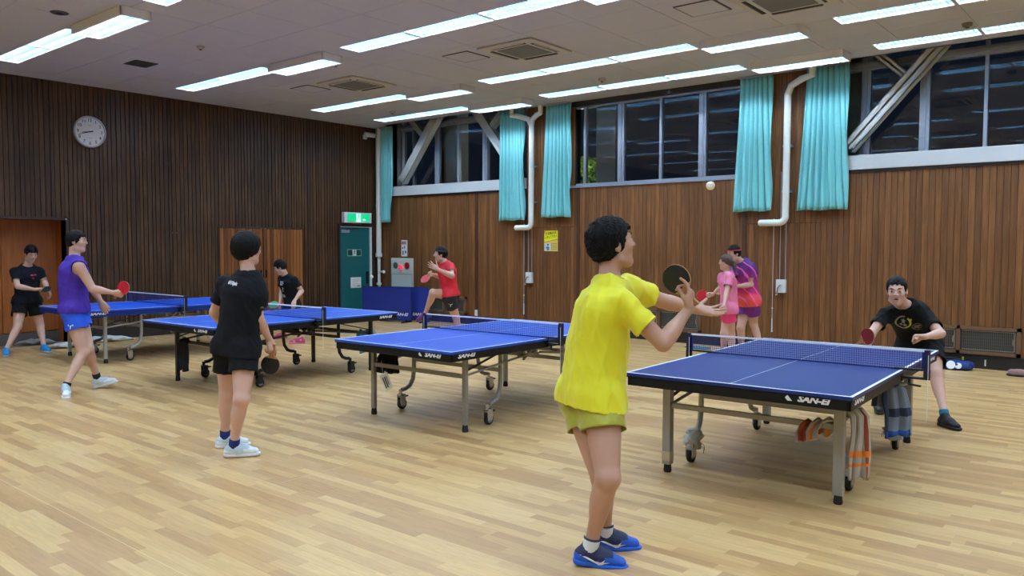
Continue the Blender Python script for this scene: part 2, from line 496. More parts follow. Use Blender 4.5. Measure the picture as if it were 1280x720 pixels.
MB().box(-8.92, -5.42, WY1-.02, WY1+.1, 2.755, 2.80).build('trim_1', ALU, None, kind='structure')
MB().box(-8.92, -5.42, WY1-.01, WY1+.1, 4.27, H).build('trim_2', DARK_BASE, None, kind='structure')
tr = struct('trim_3')                             # dark sill strips under the beams
MB().box(-13.95, -9.95, WY1-.02, WY1+.1, 2.755, 2.795).box(-4.15, .3, WY1-.02, WY1+.1, 2.755, 2.795).build('sill_strip', DARK_BASE, tr)
for i, (a, b_, s_) in enumerate(((-13.95, -9.95, 'far left braced window bay'), (-4.15, .3, 'right hand braced window bay'))):
    o = thing('steel_beam', 'white painted horizontal steel beam along the foot of the '+s_, 'beam', ((a+b_)/2, 12.5, 2.795))
    hx = (b_-a)/2
    MB().box(-hx, hx, -.10, -.075, 0, .21).box(-hx, hx, .12, .145, 0, .21).box(-hx, hx, -.075, .12, .18, .205).box(-hx, hx, -.075, .12, 0, .02).build('beam_flange', STEEL_WHITE, o, bevel=.004)
# ---- steel braces
BR = mat('brace_paint', srgb(196, 198, 196), .5)
def ibeam(mb, a, b_, w, d):
    """member lying in the x-z plane; w across in plane, d deep in y"""
    a = Vector(a); b_ = Vector(b_); t = (b_-a); L = t.length; t.normalize(); n = Vector((0, 1, 0)); s = t.cross(n)
    M = frame(a, s, n, t)
    mb.box(-w/2, w/2, -d/2, -d/2+.018, 0, L, M); mb.box(-w/2, w/2, d/2-.018, d/2, 0, L, M)
    mb.box(-.012, .012, -d/2, d/2, 0, L, M); mb.box(-w/2, w/2, -d/2, d/2, 0, .02, M); mb.box(-w/2, w/2, -d/2, d/2, L-.02, L, M)
    mb.box(-w/2, -w/2+.012, -d/2, d/2, 0, L, M); mb.box(w/2-.012, w/2, -d/2, d/2, 0, L, M)
def brace(xl, xr, where):
    xc = (xl+xr)/2; yb = 12.54
    apex = 5.02
    for sgn, side in ((-1, 'left'), (1, 'right')):
        foot = (xl+.30 if sgn < 0 else xr-.30)
        o = thing('steel_brace', 'white diagonal steel brace, %s leg in the %s' % (side, where), 'brace', (foot, yb, 3.0), group='diagonal braces in the window bays')
        dx = xc+sgn*.15-foot
        m1 = MB(); ibeam(m1, (0, 0, 0.13), (dx, 0, apex-3.0), .19, .17); m1.build('brace_member', BR, o)
        # bolts at the foot
        m2 = MB()
        for k in range(3):
            p = Vector((0, 0, .02)).lerp(Vector((dx, 0, apex-3.0)), .05+.03*k)
            m2.ball((p.x, -.09, p.z), .012, 8)
        m2.build('bolt', ALU, o)
        ms = Vector((0, 0, .02)).lerp(Vector((dx, 0, apex-3.0)), .50)
        m3 = MB(); ibeam(m3, (ms.x-sgn*-.05, 0, ms.z+.06), (ms.x+sgn*.68, 0, ms.z+.66), .12, .14); m3.build('strut', BR, o)
        m4 = MB()
        for k in range(2): m4.ball((ms.x+sgn*(.5+.07*k), -.076, ms.z+.5+.065*k), .012, 8)
        m4.build('bolt', ALU, o)
brace(-13.95, -9.95, 'far left window bay')
brace(-4.15, .15, 'right hand window bay')

# ---- outside: concrete columns, bush, lamp
CONC = mat('outside_concrete', srgb(196, 200, 190), .85, var=.12, vscale=3)
for (x0, x1, s_, yc) in ((-12.98, -12.36, 'far left window bay', 13.15), (-8.46, -8.03, 'middle window, left pane', 12.85), (-4.12, -3.76, 'right hand window bay', 13.15)):
    o = MB().box(-(x1-x0)/2, (x1-x0)/2, -.2, .2, 0, 6).build('concrete_column', CONC, bevel=.02, loc=((x0+x1)/2, yc, 0))
    tag(o, 'grey concrete column seen outside through the '+s_, 'column')
MB().box(-18, 8, 12.7, 30, -.1, 0).build('outdoor_ground', mat('night_ground', srgb(60, 60, 55), .9), None, kind='structure')
lamp = thing('street_lamp', 'lit lamp on a post outside, left of the middle window above the bush', 'lamp', (-10.66, 15.2, 0))
MB().tube([(0, 0, 0), (0, 0, 3.52)], .04, 8).build('pole', BLACKMETAL, lamp)
MB().ball((0, -.05, 3.63), (.07, .07, .05), 12).build('lamp_head', mat('lamp_glow', srgb(255, 255, 245), .5, emit=(1, 1, .92, 1), estr=160), lamp, smooth=True)
bush = thing('leafy_bush', 'green bush outside the middle window lit by the lamp', 'bush', (-11.05, 16.0, 0))
MB().tube([(0, 0, 0), (.05, 0, 1.6), (0, .05, 2.6)], [.06, .05, .02], 8).build('stem', mat('bark', srgb(80, 64, 44), .9), bush)
mb = MB(); rr = random.Random(5)
for k in range(2600):
    th = rr.uniform(0, 6.283); ph = rr.uniform(-1, 1); R_ = rr.uniform(.6, 1.0)
    p = Vector((math.cos(th)*math.sqrt(1-ph*ph)*R_*.85, math.sin(th)*math.sqrt(1-ph*ph)*R_*.85, 2.75+ph*R_*1.1))
    a = Vector((rr.gauss(0, 1), rr.gauss(0, 1), rr.gauss(0, 1))).normalized(); b_ = a.orthogonal().normalized(); s_ = rr.uniform(.05, .09)
    mb.add([p-a*s_, p+b_*s_*.4, p+a*s_, p-b_*s_*.4], [(0, 1, 2, 3)])
mb.build('foliage', mat('leaf_green', srgb(96, 132, 52), .5), bush, kind='stuff')

# ---- doors
d1 = struct('door_1')                              # orange double door in a recess, left
rx = WX0-.40
MB().box(rx-.06, rx-.02, D1A-.6, D1B+.05, 0, D1H+.1).box(rx, WX0-.0, D1A-.05, D1A, 0, D1H).box(rx, WX0, D1B, D1B+.03, 0, D1H).box(rx, WX0, D1A, D1B, D1H, D1H+.03).build('recess_lining', DOORWOOD, d1)
MB().box(WX0-.03, WX0+.012, D1A-.06, D1B+.05, D1H, D1H+.045).box(WX0-.03, WX0+.012, D1B, D1B+.035, 0, D1H).build('door_frame', mat('frame_wood', srgb(60, 36, 24), .5), d1)
MB().box(rx-.02, rx, D1A, 4.72, .2, D1H).build('door_leaf', DOORWOOD, d1, bevel=.004)
MB().box(rx-.02, rx, 4.735, D1B, .2, D1H).build('door_leaf', DOORWOOD, d1, bevel=.004)
MB().box(rx-.02, rx+.03, D1A, D1B, 0, .19).build('step', mat('step_grey', srgb(92, 84, 78), .7), d1)
MB().box(rx, WX0-.02, D1A, D1B, -.04, .0).build('recess_floor', mat('recess_floor_vinyl', srgb(140, 118, 92), .6), d1)
MB().box(WX0-.03, WX0+.02, D1A, D1B, 0, .006).build('threshold', CHROME, d1)
MB().ball((WX0+.02, D1B+.0, D1H+.01), .018, 8).build('door_catch', CHROME, d1)
d2 = struct('door_2')
fr = mat('frame_wood', srgb(60, 36, 24), .5)
MB().box(WX0-.005, WX0+.02, D2A-.03, D2A, 0, D2H+.03).box(WX0-.005, WX0+.02, D2B, D2B+.03, 0, D2H+.03).box(WX0-.005, WX0+.02, D2A, D2B, D2H, D2H+.03).build('door_frame', fr, d2)
DS = wood_mat('door_slats', srgb(96, 56, 28), srgb(150, 92, 48), srgb(124, 74, 38), 2)
sl = MB().box(0, .012, -.036, .036, 0, 1.97).mesh('slat', DS)
for (a, b_) in ((D2A+.005, 9.34), (9.355, D2B-.005)):
    leaf = MB().box(WX0-.02, WX0+.001, a, b_, .02, D2H-.01).build('door_leaf', BACK, d2)
    n = 12; st = (b_-a)/n
    for k in range(n): inst(sl, 'slat', leaf, (WX0+.001, a+st*(k+.5), .025))
MB().box(WX0+.012, WX0+.035, 9.28, 9.30, 1.0, 1.16).box(WX0+.012, WX0+.035, 9.40, 9.42, 1.0, 1.16).build('door_handle', BLACKMETAL, d2)
MB().ball((WX0+.025, D2A+.05, D2H+.0), .016, 8).ball((WX0+.025, 9.30, D2H+.0), .016, 8).ball((WX0+.025, 9.39, D2H), .016, 8).ball((WX0+.025, D2B-.04, D2H), .016, 8).build('door_catch', CHROME, d2)
d3 = struct('door_3')
GREEN = mat('green_door_paint', srgb(16, 96, 98), .42, var=.05)
MB().box(WX0-.1, WX0+.02, D3A-.05, D3A, 0, D3H+.06).box(WX0-.1, WX0+.02, D3A, D3B, D3H, D3H+.06).box(WX0-.1, WX0+.02, D3B+.045, D3B+.07, 0, D3H+.06).build('door_frame', DARK_BASE, d3)
MB().box(WX0-.1, WX0+.03, D3B, D3B+.045, 0, D3H).box(WX0-.1, WX0+.02, D3A, D3B, D3H-.012, D3H).build('door_jamb', WHITE_PAINT, d3)
leaf = MB().box(WX0-.05, WX0-.01, D3A+.002, D3B-.002, .01, D3H-.02).build('door_leaf', GREEN, d3)
MB().box(WX0-.01, WX0+.02, D3A+.03, D3A+.26, D3H-.14, D3H-.07).build('door_closer', ALU, d3)
MB().bar((WX0+.01, D3A+.1, D3H-.08), (WX0+.03, D3A+.5, D3H-.03), .015).build('closer_arm', BLACKMETAL, d3)
MB().box(WX0-.01, WX0+.004, D3B-.10, D3B-.05, .78, 1.05).tube([(WX0+.0, D3B-.075, .98), (WX0+.05, D3B-.075, .98), (WX0+.05, D3B-.16, .98)], .011, 8).box(WX0, WX0+.02, D3B-.1, D3B-.045, 1.03, 1.07).build('door_handle', BLACKMETAL, d3)

# ---- running man pictogram (flat print)
def runman(mb, M, s):
    mb.lathe([(.09*s, 0), (.09*s, .002)], 12, M @ Matrix.Translation((.06*s, .40*s, 0)))
    def seg(a, b_, w):
        a = Vector((a[0]*s, a[1]*s, 0)); b_ = Vector((b_[0]*s, b_[1]*s, 0)); d = (b_-a).normalized(); n = Vector((-d.y, d.x, 0))*w*s/2
        mb.add([a-n, b_-n, b_+n, a+n], [(0, 1, 2, 3)], M @ Matrix.Translation((0, 0, .002)))
    for a, b_, w in (((.03, .30), (-.05, -.02), .15), ((.03, .26), (.18, .14), .06), ((.18, .14), (.28, .22), .06), ((0, .27), (-.16, .22), .06), ((-.16, .22), (-.24, .08), .06),
                     ((-.04, 0), (.13, -.10), .08), ((.13, -.10), (.10, -.34), .08), ((-.06, 0), (-.12, -.2), .08), ((-.12, -.2), (-.32, -.24), .08)): seg(a, b_, w)
# exit sign over the green door: lit box with white running-man panel between green halves
ex = thing('exit_sign', 'lit green and white emergency exit sign box over the green door', 'exit sign', (WX0+.001, 11.755, 2.175))
MB().box(0, .09, -.395, .395, 0, .235).build('sign_box', WHITE_PAINT, ex, bevel=.006)
LG = mat('exit_green', srgb(0, 150, 100), .4, emit=srgb(10, 200, 130), estr=.75)
LW = mat('exit_white', srgb(230, 255, 240), .4, emit=srgb(200, 255, 225), estr=.8)
MB().box(.09, .094, -.30, -.055, .03, .205).box(.09, .094, .075, .33, .03, .205).build('green_panel', LG, ex)
MB().box(.09, .093, -.055, .075, .03, .205).build('white_panel', LW, ex)
mb = MB(); Mr = frame((.096, .01, .115), (0, 1, 0), (0, 0, 1), (1, 0, 0)); runman(mb, Mr, .18); mb.build('running_figure', LG, ex)
Ma = frame((.0955, .17, .075), (0, 1, 0), (0, 0, 1), (1, 0, 0))
MB().prism([(-.05, 0), (0, .028), (0, .012), (.045, .012), (.045, -.012), (0, -.012), (0, -.028)], 0, .001, Ma).build('arrow', LW, ex)
MB().box(0, .012, -.1, .16, -.05, -.012).build('label_plate', mat('ochre_plate', srgb(150, 130, 80), .6), ex)
es = thing('door_exit_sticker', 'small dark green running figure sticker on the green door', 'sticker', (WX0-.009, 11.72, 1.50))
MB().box(0, .002, -.20, .20, -.075, .075).build('sticker_border', mat('pale_green', srgb(190, 220, 200), .5), es)
MB().box(.002, .003, -.19, -.055, -.065, .065).box(.002, .003, .06, .19, -.065, .065).build('green_field', mat('sticker_green', srgb(10, 70, 58), .5), es)
MB().box(.002, .003, -.05, .055, -.065, .065).build('white_field', WHITE, es)
mb = MB(); runman(mb, frame((.004, 0, .0), (0, 1, 0), (0, 0, 1), (1, 0, 0)), .13); mb.build('running_figure', mat('sticker_green', srgb(10, 70, 58), .5), es)
nt_ = thing('paper_notice', 'white printed notice sheet taped to the green door', 'notice', (WX0-.009, 11.76, .82))
MB().box(0, .0015, -.15, .15, -.12, .12).build('sheet', WHITE, nt_)
mb = MB()
for k in range(5): mb.box(.0015, .0022, -.11, .11-.03*(k % 3), .07-.035*k, .077-.035*k)
mb.box(.0015, .0022, .04, .12, -.09, -.06)
mb.build('printed_lines', mat('grey_print', srgb(130, 130, 140), .6), nt_)
# ================================================================ CEILING FIXTURES
TUBE = mat('fluorescent_tube', srgb(230, 250, 255), .4, emit=TUBE_COLOR+(1,), estr=TUBE_STRENGTH)
REFL_GLOW_TINT = mat('reflector', srgb(66, 112, 126), .35)  # cyan glow of the tubes is put into the reflector's colour
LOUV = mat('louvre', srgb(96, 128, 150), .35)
BOXM = mat('fixture_box', srgb(224, 222, 224), .5)
def light_meshes(kind, L):
    W2 = FW/2; m = {}
    if kind == 'r': ztop, zt, zl = .11, .06, .004     # heights above the ceiling plane
    else: ztop, zt, zl = -.002, -.05, -.098
    hw = W2-.012 if kind == 'r' else .155
    hl = L/2-.012
    if kind == 'r':
        mb = MB().box(-L/2, L/2, -W2, -W2+.012, -.006, ztop).box(-L/2, L/2, W2-.012, W2, -.006, ztop).box(-L/2, -L/2+.012, -W2, W2, -.006, ztop).box(L/2-.012, L/2, -W2, W2, -.006, ztop)
        mb.box(-L/2, L/2, -W2, W2, ztop, ztop+.01)
        m['frame'] = mb.mesh('frame', WHITE_PAINT)
    else:
        mb = MB().box(-L/2, L/2, -W2, -hw, -.105, 0).box(-L/2, L/2, hw, W2, -.105, 0).box(-L/2, -hl, -W2, W2, -.105, 0).box(hl, L/2, -W2, W2, -.105, 0).box(-L/2, L/2, -W2, W2, -.004, 0)
        m['housing'] = mb.mesh('housing', BOXM)
    mb = MB()
    z0 = zl+.012; z1 = ztop-.004
    for c in (-hw/2, hw/2):                          # two troughs
        mb.add([(-hl, c-hw/2, z0), (hl, c-hw/2, z0), (hl, c-hw/4, z1), (-hl, c-hw/4, z1), (-hl, c+hw/4, z1), (hl, c+hw/4, z1), (hl, c+hw/2, z0), (-hl, c+hw/2, z0)],
               [(0, 1, 2, 3), (3, 2, 5, 4), (4, 5, 6, 7)])
    m['reflector'] = mb.mesh('reflector', REFL_GLOW_TINT)
    mb = MB()
    for s_ in (-1, 1): mb.tube([(-hl+.02, s_*hw/2, zt), (hl-.02, s_*hw/2, zt)], .015, 6)
    m['tube'] = mb.mesh('tube', TUBE)
    mb = MB(); n = 21
    for k in range(1, n):
        x = -hl+2*hl*k/n; mb.box(x-.002, x+.002, -hw, hw, zl, zl+.016)
    for y in (-hw, -.006, hw-.004): mb.box(-hl, hl, y, y+.012 if y == -.006 else y+.004, zl, zl+.022)
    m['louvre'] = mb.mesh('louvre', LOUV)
    return m
LM = {('r', 1.30): light_meshes('r', 1.30), ('r', 1.25): light_meshes('r', 1.25), ('b', 1.32): light_meshes('b', 1.32)}
rown = {4.42: 'nearest row', 7.20: 'second row', 10.0: 'third row', 11.62: 'row along the windows'}
ordn = ['first', 'second', 'third', 'fourth', 'fifth', 'sixth', 'seventh', 'eighth', 'ninth', 'tenth', 'eleventh', 'twelfth', 'thirteenth']
for y in ROWS+BACKROWS:
    for i, (k, x, l) in enumerate(row_units()):
        kind = 'recessed louvred light' if k == 'r' else 'boxed louvred light'
        if y in rown: lab = '%s, %s from the clock wall, %s' % (kind, ordn[i], rown[y]); g = 'ceiling lights in the '+rown[y]
        else: lab = '%s over the floor behind the camera' % kind; g = 'ceiling lights behind the camera'+(' boxed' if k == 'b' else '')
        t = thing('ceiling_light', lab, 'ceiling light', (x, y, H), 0, g)
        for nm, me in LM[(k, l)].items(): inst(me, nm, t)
# air conditioner cassettes
ACW = mat('ac_white', srgb(190, 184, 174), .5)
for i, (x, y, s_) in enumerate(((-10.65, 8.75, 'farthest, near the dark wall'), (-7.02, 8.72, 'middle one of the three'), (-3.40, 8.78, 'nearest, at the top edge of the picture'))):
    t = thing('air_conditioner', 'square ceiling air conditioner cassette, '+s_, 'air conditioner', (x, y, H), 0, 'ceiling air conditioners')
    mb = MB().box(-.47, .47, -.47, .47, -.03, -.001)
    mb.build('panel', ACW, t, bevel=.012)
    MB().box(-.27, .27, -.27, .27, -.038, -.03).build('intake_grille', mat('ac_grille', srgb(112, 110, 104), .7), t, bevel=.005)
    mb = MB()
    for a in range(4):
        M = Matrix.Rotation(a*math.pi/2, 4, 'Z'); mb.box(-.29, .29, .33, .375, -.034, -.029, M)
    mb.build('air_slot', mat('slot_black', srgb(30, 30, 32), .7), t)
    mb = MB()
    for a in range(4):
        M = Matrix.Rotation(a*math.pi/2, 4, 'Z'); mb.box(-.28, .28, .375, .39, -.042, -.03, M)
    mb.build('flap', ACW, t)
for x, y, s_ in ((-11.62, 8.53, 'beside the far air conditioner'), (-7.93, 8.51, 'beside the middle air conditioner'), (-4.25, 8.5, 'beside the near air conditioner')):
    t = thing('access_hatch', 'flush square ceiling hatch with dark outline '+s_, 'hatch', (x, y, H))
    MB().box(-.245, .245, -.245, .245, -.010, -.001).build('hatch_frame', mat('hatch_line', srgb(92, 86, 80), .7), t)
    MB().box(-.225, .225, -.225, .225, -.0115, -.010).build('hatch_panel', CEIL, t)
t = thing('ceiling_grille', 'dark square air grille in the ceiling above the clock wall', 'vent', (-12.0, 5.77, H))
MB().box(-.19, .19, -.17, .17, -.012, -.001).build('grille_frame', GREYDARK, t)
mb = MB()
for k in range(9): mb.box(-.17, .17, -.15+.034*k, -.14+.034*k, -.018, -.012)
mb.build('louvre_blade', GREYDARK, t)
def disc(name, label, cat, px, r, h, m, m2=None, hole=False):
    t = thing(name, label, cat, px)
    MB().lathe([(r*.5, -h), (r*.9, -h*.8), (r, -.2*h), (r, -.001)][::1], 20).build('cover', m, t, smooth=True)
    MB().lathe([(r*.35, -h-.01), (r*.4, -h), (r*.4, -h+.004)], 16).build('sensor', m2 or m, t)
    return t
disc('smoke_detector', 'small round ceiling smoke detector above the clock', 'smoke detector', (-10.35, 5.80, H), .055, .04, mat('detector', srgb(176, 168, 156), .5), GREYDARK)
disc('smoke_detector', 'round smoke detector between the light rows near the far corner', 'smoke detector', (-12.25, 10.98, H), .06, .05, mat('detector', srgb(176, 168, 156), .5), GREYDARK)
disc('smoke_detector', 'round smoke detector above the middle window', 'smoke detector', (-7.25, 11.0, H), .06, .05, mat('detector', srgb(176, 168, 156), .5), GREYDARK)
disc('smoke_detector', 'brown smoke detector beside the right hand lights', 'smoke detector', (-2.05, 11.10, H), .06, .05, mat('detector2', srgb(120, 108, 90), .5), GREYDARK)
disc('smoke_detector', 'small sensor under the boxed light left of the air conditioners', 'sensor', (-9.75, 7.62, H), .05, .04, mat('detector', srgb(176, 168, 156), .5), GREYDARK)
disc('ceiling_speaker', 'dark round ceiling speaker by the boxed light at upper left', 'speaker', (-10.15, 3.93, H), .10, .012, GREYDARK, BLACK)
# security camera
t = thing('security_camera', 'white security camera mounted in the far top corner of the dark wall', 'security camera', (WX0, 12.03, 4.14))
MB().box(0, .03, -.05, .05, -.05, .05).tube([(.02, 0, 0), (.1, 0, -.01), (.13, 0, .02)], .018, 8).build('bracket', WHITE_PAINT, t)
MB().tube([(.10, -.08, .05), (.17, .16, .03)], .05, 14).build('camera_body', WHITE_PAINT, t, smooth=False)
MB().tube([(.17, .161, .03), (.172, .17, .03)], .04, 14).build('lens', BLACK, t)

# ================================================================ WALL THINGS
clk = thing('wall_clock', 'round white wall clock with black numerals showing twenty to nine', 'clock', (WX0+.012, 5.99, 3.585))
Mk = frame((0, 0, 0), (0, 1, 0), (0, 0, 1), (1, 0, 0))
MB().lathe([(.262, 0), (.27, .02), (.262, .05), (.245, .052), (.243, .028)], 48, Mk, caps=False).build('rim', mat('clock_rim', srgb(186, 188, 192), .35, metal=.3), clk)
MB().lathe([(.245, .002), (.245, .030)], 48, Mk).build('dial', mat('clock_face', srgb(226, 230, 232), .5), clk)
mb = MB()
for k in range(1, 13):
    a = math.pi/2-k*math.pi/6
    text_into(mb, str(k), Mk @ Matrix.Translation((.195*math.cos(a), .195*math.sin(a), .0315)), .075, bold=.001)
mb.build('numerals', BLACK, clk)
mb = MB()
for k in range(60):
    M = Mk @ Matrix.Rotation(k*math.pi/30, 4, 'Z'); mb.box(-.0012, .0012, .228, .24, .030, .0315, M)
mb.box(-.03, .03, .105, .109, .03, .0315, Mk).box(-.035, .035, -.105, -.102, .03, .0315, Mk)
mb.build('minute_marks', BLACK, clk)
ha = math.radians(90-(8*30+42*.5)); ma = math.radians(90-42*6)
MB().prism([(-.05, -.009), (-.05, .009), (.135, .006), (.135, -.006)], .036, .039, Mk @ Matrix.Rotation(ha, 4, 'Z')).build('hour_hand', BLACK, clk)
MB().prism([(-.05, -.006), (-.05, .006), (.20, .004), (.20, -.004)], .041, .043, Mk @ Matrix.Rotation(ma, 4, 'Z')).build('minute_hand', BLACK, clk)
MB().lathe([(.012, .03), (.012, .046)], 12, Mk).build('hub', BLACK, clk)

for i, (yy, s_) in enumerate(((7.46, 'between the orange door and the slatted cupboard doors'), (11.05, 'just left of the green door'))):
    t = thing('wall_hook', 'pair of small metal wall screws high '+s_, 'hook', (WX0+.006, yy, 1.88))
    MB().tube([(0, -.04, 0), (.03, -.04, 0), (.035, -.04, .02)], .008, 6).tube([(0, .04, 0), (.03, .04, 0), (.035, .04, .02)], .008, 6).build('hook_pin', CHROME, t)

# hydrant cabinet
hc = thing('fire_hydrant_cabinet', 'pale grey fire hydrant cabinet with three round fittings behind the blue barriers', 'hydrant cabinet', (-13.56, WY1, .28))
PALE = mat('cabinet_pale', srgb(212, 222, 216), .45)
MB().box(-.36, .36, -.03, 0, 0, 1.10).build('cabinet_face', PALE, hc, bevel=.006)
MB().box(-.355, .355, -.034, -.03, .735, .742).box(-.345, -.342, -.034, -.03, .02, .73).box(.342, .345, -.034, -.03, .02, .73).build('door_seam', GREYDARK, hc)
My = frame((0, 0, 0), (1, 0, 0), (0, 0, 1), (0, -1, 0))
MB().lathe([(.075, .03), (.075, .045), (.05, .05)], 20, My @ Matrix.Translation((-.20, .93, 0))).build('speaker_grille', mat('olive_grey', srgb(96, 104, 92), .6), hc)
MB().lathe([(.055, .03), (.055, .05), (.045, .07), (.02, .085)], 20, My @ Matrix.Translation((-.02, .90, 0))).build('alarm_lamp', mat('red_lens', srgb(220, 50, 80), .2, emit=srgb(255, 60, 90), estr=.6), hc, smooth=True)
MB().lathe([(.078, .03), (.078, .045), (.06, .05), (.06, .044)], 20, My @ Matrix.Translation((.18, .93, 0))).build('alarm_button', mat('red_button', srgb(170, 20, 40), .35), hc)
mb = MB()
for k, ch in enumerate('消火栓'): text_into(mb, ch, My @ Matrix.Translation((-.14+.13*k, .28, .0315)), .11)
mb.build('lettering', mat('grey_letter', srgb(96, 104, 108), .6), hc)
t = thing('wall_notice', 'small white notice plate above the fire hydrant cabinet', 'notice', (-13.50, WY1-.001, 1.42))
MB().box(-.10, .10, -.006, 0, 0, .37).build('plate', WHITE, t)
MB().box(-.07, .07, -.008, -.006, .27, .34).build('red_print', mat('pink_print', srgb(200, 130, 130), .6), t)
MB().box(-.09, -.072, -.008, -.006, .27, .35).box(-.07, -.03, -.008, -.006, .17, .21).box(.0, .03, -.008, -.006, .18, .24).box(-.06, -.02, -.008, -.006, .03, .13).box(.02, .07, -.008, -.006, .07, .13).build('dark_print', mat('blue_print', srgb(90, 104, 120), .6), t)
# yellow poster
ps = thing('yellow_poster', 'yellow and orange notice poster with black Japanese text on the window wall', 'poster', (-9.34, WY1-.002, 1.56))
YEL = mat('poster_yellow', srgb(232, 232, 30), .5); ORA = mat('poster_orange', srgb(214, 140, 40), .5)
MB().box(-.165, .165, -.004, 0, 0, .40).build('sheet', mat('poster_ground', srgb(226, 200, 110), .5), ps)
MB().prism([(-.16, .185), (.16, .235), (.16, .395), (-.10, .395), (-.16, .35)], .004, .0055, My).build('yellow_band', YEL, ps)
MB().prism([(-.165, .170), (.165, .222), (.165, .235), (-.165, .185)], .004, .006, My).prism([(-.165, .35), (-.165, .375), (-.05, .398), (-.02, .398)], .004, .0052, My).build('orange_band', ORA, ps)
mb = MB()
mrot = Matrix.Rotation(math.radians(8), 4, 'Z')
text_into(mb, '使用後は元', My @ Matrix.Translation((0, .345, .0065)) @ mrot, .06, bold=.001, width=.27)
text_into(mb, 'に戻して下さい', My @ Matrix.Translation((0, .275, .0065)) @ mrot, .055, bold=.001, width=.28)
for k in range(4): text_into(mb, '卓球用具', My @ Matrix.Translation((.075, .145-.036*k, .0065)), .03, width=.14)
mb.build('lettering', BLACK, ps)
MB().box(-.155, -.005, -.006, -.004, .01, .155).build('picture_ground', mat('pale_blue_print', srgb(190, 214, 226), .5), ps)
MB().prism([(-.10, .02), (-.04, .02), (-.04, .075), (-.06, .09), (-.085, .09), (-.13, .078), (-.13, .065), (-.10, .06)], .006, .0065, My).build('printed_figure', mat('blue_print2', srgb(70, 120, 180), .5), ps)
MB().lathe([(.02, .006), (.02, .0068)], 14, My @ Matrix.Translation((-.072, .112, 0))).build('printed_face', mat('pink_skin_print', srgb(226, 170, 150), .5), ps)
MB().prism([(-.094, .115), (-.050, .115), (-.052, .135), (-.072, .142), (-.092, .135)], .0068, .0072, My).build('printed_hair', BLACK, ps)

# curtains
CURT = mat('curtain_turquoise', srgb(118, 198, 202), .75, var=.04, sheen=.25, vscale=3)
def curtain(cx0, cx1, bx0, bx1, ztop, zbot, label, seed):
    rr = random.Random(seed); nx, nz = 150, 26
    ph = [rr.uniform(0, 6.28) for _ in range(6)]; nf = (cx1-cx0)/.075
    vs = []; fs = []
    for j in range(nz+1):
        t = j/nz; z = ztop+(zbot-ztop)*t
        a = cx0+(bx0-cx0)*t**1.3; b_ = cx1+(bx1-cx1)*t**1.3
        for i in range(nx+1):
            s_ = i/nx
            u = s_*nf*2*math.pi*(1-.18*t)+.7*math.sin(s_*9+ph[0])+.35*t*math.sin(s_*14+ph[1])
            amp = .030*(.75+.35*t+.3*math.sin(s_*7+ph[2]))
            y_ = amp*math.sin(u)+.012*math.sin(2.1*u+ph[3])*t+.01*math.sin(s_*5+ph[4]+t*3)
            x_ = a+(b_-a)*s_+.010*math.cos(u)+.006*math.sin(t*8+s_*20)*t
            vs.append((x_, y_, z+(.008*math.sin(s_*11+ph[5]) if j == nz else 0)))
    for j in range(nz):
        for i in range(nx): fs.append((j*(nx+1)+i, j*(nx+1)+i+1, (j+1)*(nx+1)+i+1, (j+1)*(nx+1)+i))
    xm = (cx0+cx1)/2
    t = thing('curtain', label, 'curtain', (xm, 12.33, 0), 0, 'turquoise curtains on the window wall')
    mb = MB(); mb.add([(x-xm, y_, z) for x, y_, z in vs], fs)
    o = mb.build('curtain_cloth', CURT, t, smooth=True)
    so = o.modifiers.new('t', 'SOLIDIFY'); so.thickness = .003
    MB().box(cx0-xm-.01, cx1-xm+.01, -.045, -.015, ztop-.0, ztop+.02).build('curtain_rail', ALU, t)
    mb = MB(); n = 90
    # hem seam
    mb2 = [(vs[(nz-1)*(nx+1)+i][0]-xm, vs[(nz-1)*(nx+1)+i][1]-.004, vs[(nz-1)*(nx+1)+i][2]+.02) for i in range(0, nx+1, 2)]
    mb.tube(mb2, .0022, 4); mb.build('hem_seam', CURT, t)
curtain(-14.18, -13.74, -14.16, -13.84, 4.34, 2.20, 'turquoise curtain in the far left corner beside the white pipe', 1)
curtain(-10.56, -9.93, -10.60, -9.93, 4.34, 2.17, 'turquoise curtain left of the bent white pipe above the yellow poster', 2)
curtain(-9.40, -8.80, -9.54, -8.80, 4.33, 2.21, 'turquoise curtain just left of the middle window', 3)
curtain(-5.50, -4.95, -5.60, -4.95, 4.33, 2.22, 'turquoise curtain right of the middle window', 4)
curtain(-4.42, -3.80, -4.54, -3.78, 4.34, 2.21, 'wide turquoise curtain right of the second bent pipe, nearest in view', 5)

# pipes
def arc(c, r, a0, a1, ax, ay, n=6):
    return [Vector(c)+Vector(ax)*r*math.cos(a0+(a1-a0)*k/n)+Vector(ay)*r*math.sin(a0+(a1-a0)*k/n) for k in range(n+1)]
PIPE = mat('pipe_white', srgb(222, 226, 222), .4, var=.03)
X_, Z_ = Vector((1, 0, 0)), Vector((0, 0, 1))
p = thing('drain_pipe', 'tall white pipe in the far corner with thin lower section', 'pipe', (-14.25, 12.33, 0))
MB().tube([(0, 0, 4.36), (0, 0, 1.48)], .062, 14).build('upper_pipe', PIPE, p, smooth=False)
MB().tube([(0, 0, 1.49), (0, 0, 1.40)], .075, 14).tube([(0, 0, 2.6), (0, 0, 2.55)], .068, 14).build('coupling', WHITE_PAINT, p)
MB().tube([(0, 0, 1.45), (0, 0, .74)], .038, 12).tube([(0, 0, .80), (0, 0, .755)], .06, 12).build('lower_pipe', PIPE, p)
MB().tube([(0, 0, .74), (0, 0, 0.0)], .038, 12).tube([(0, 0, 1.06), (.17, 0, 1.06)], .022, 8).tube([(.13, 0, 1.06), (.18, 0, 1.06)], .035, 8).build('side_branch', PIPE, p)
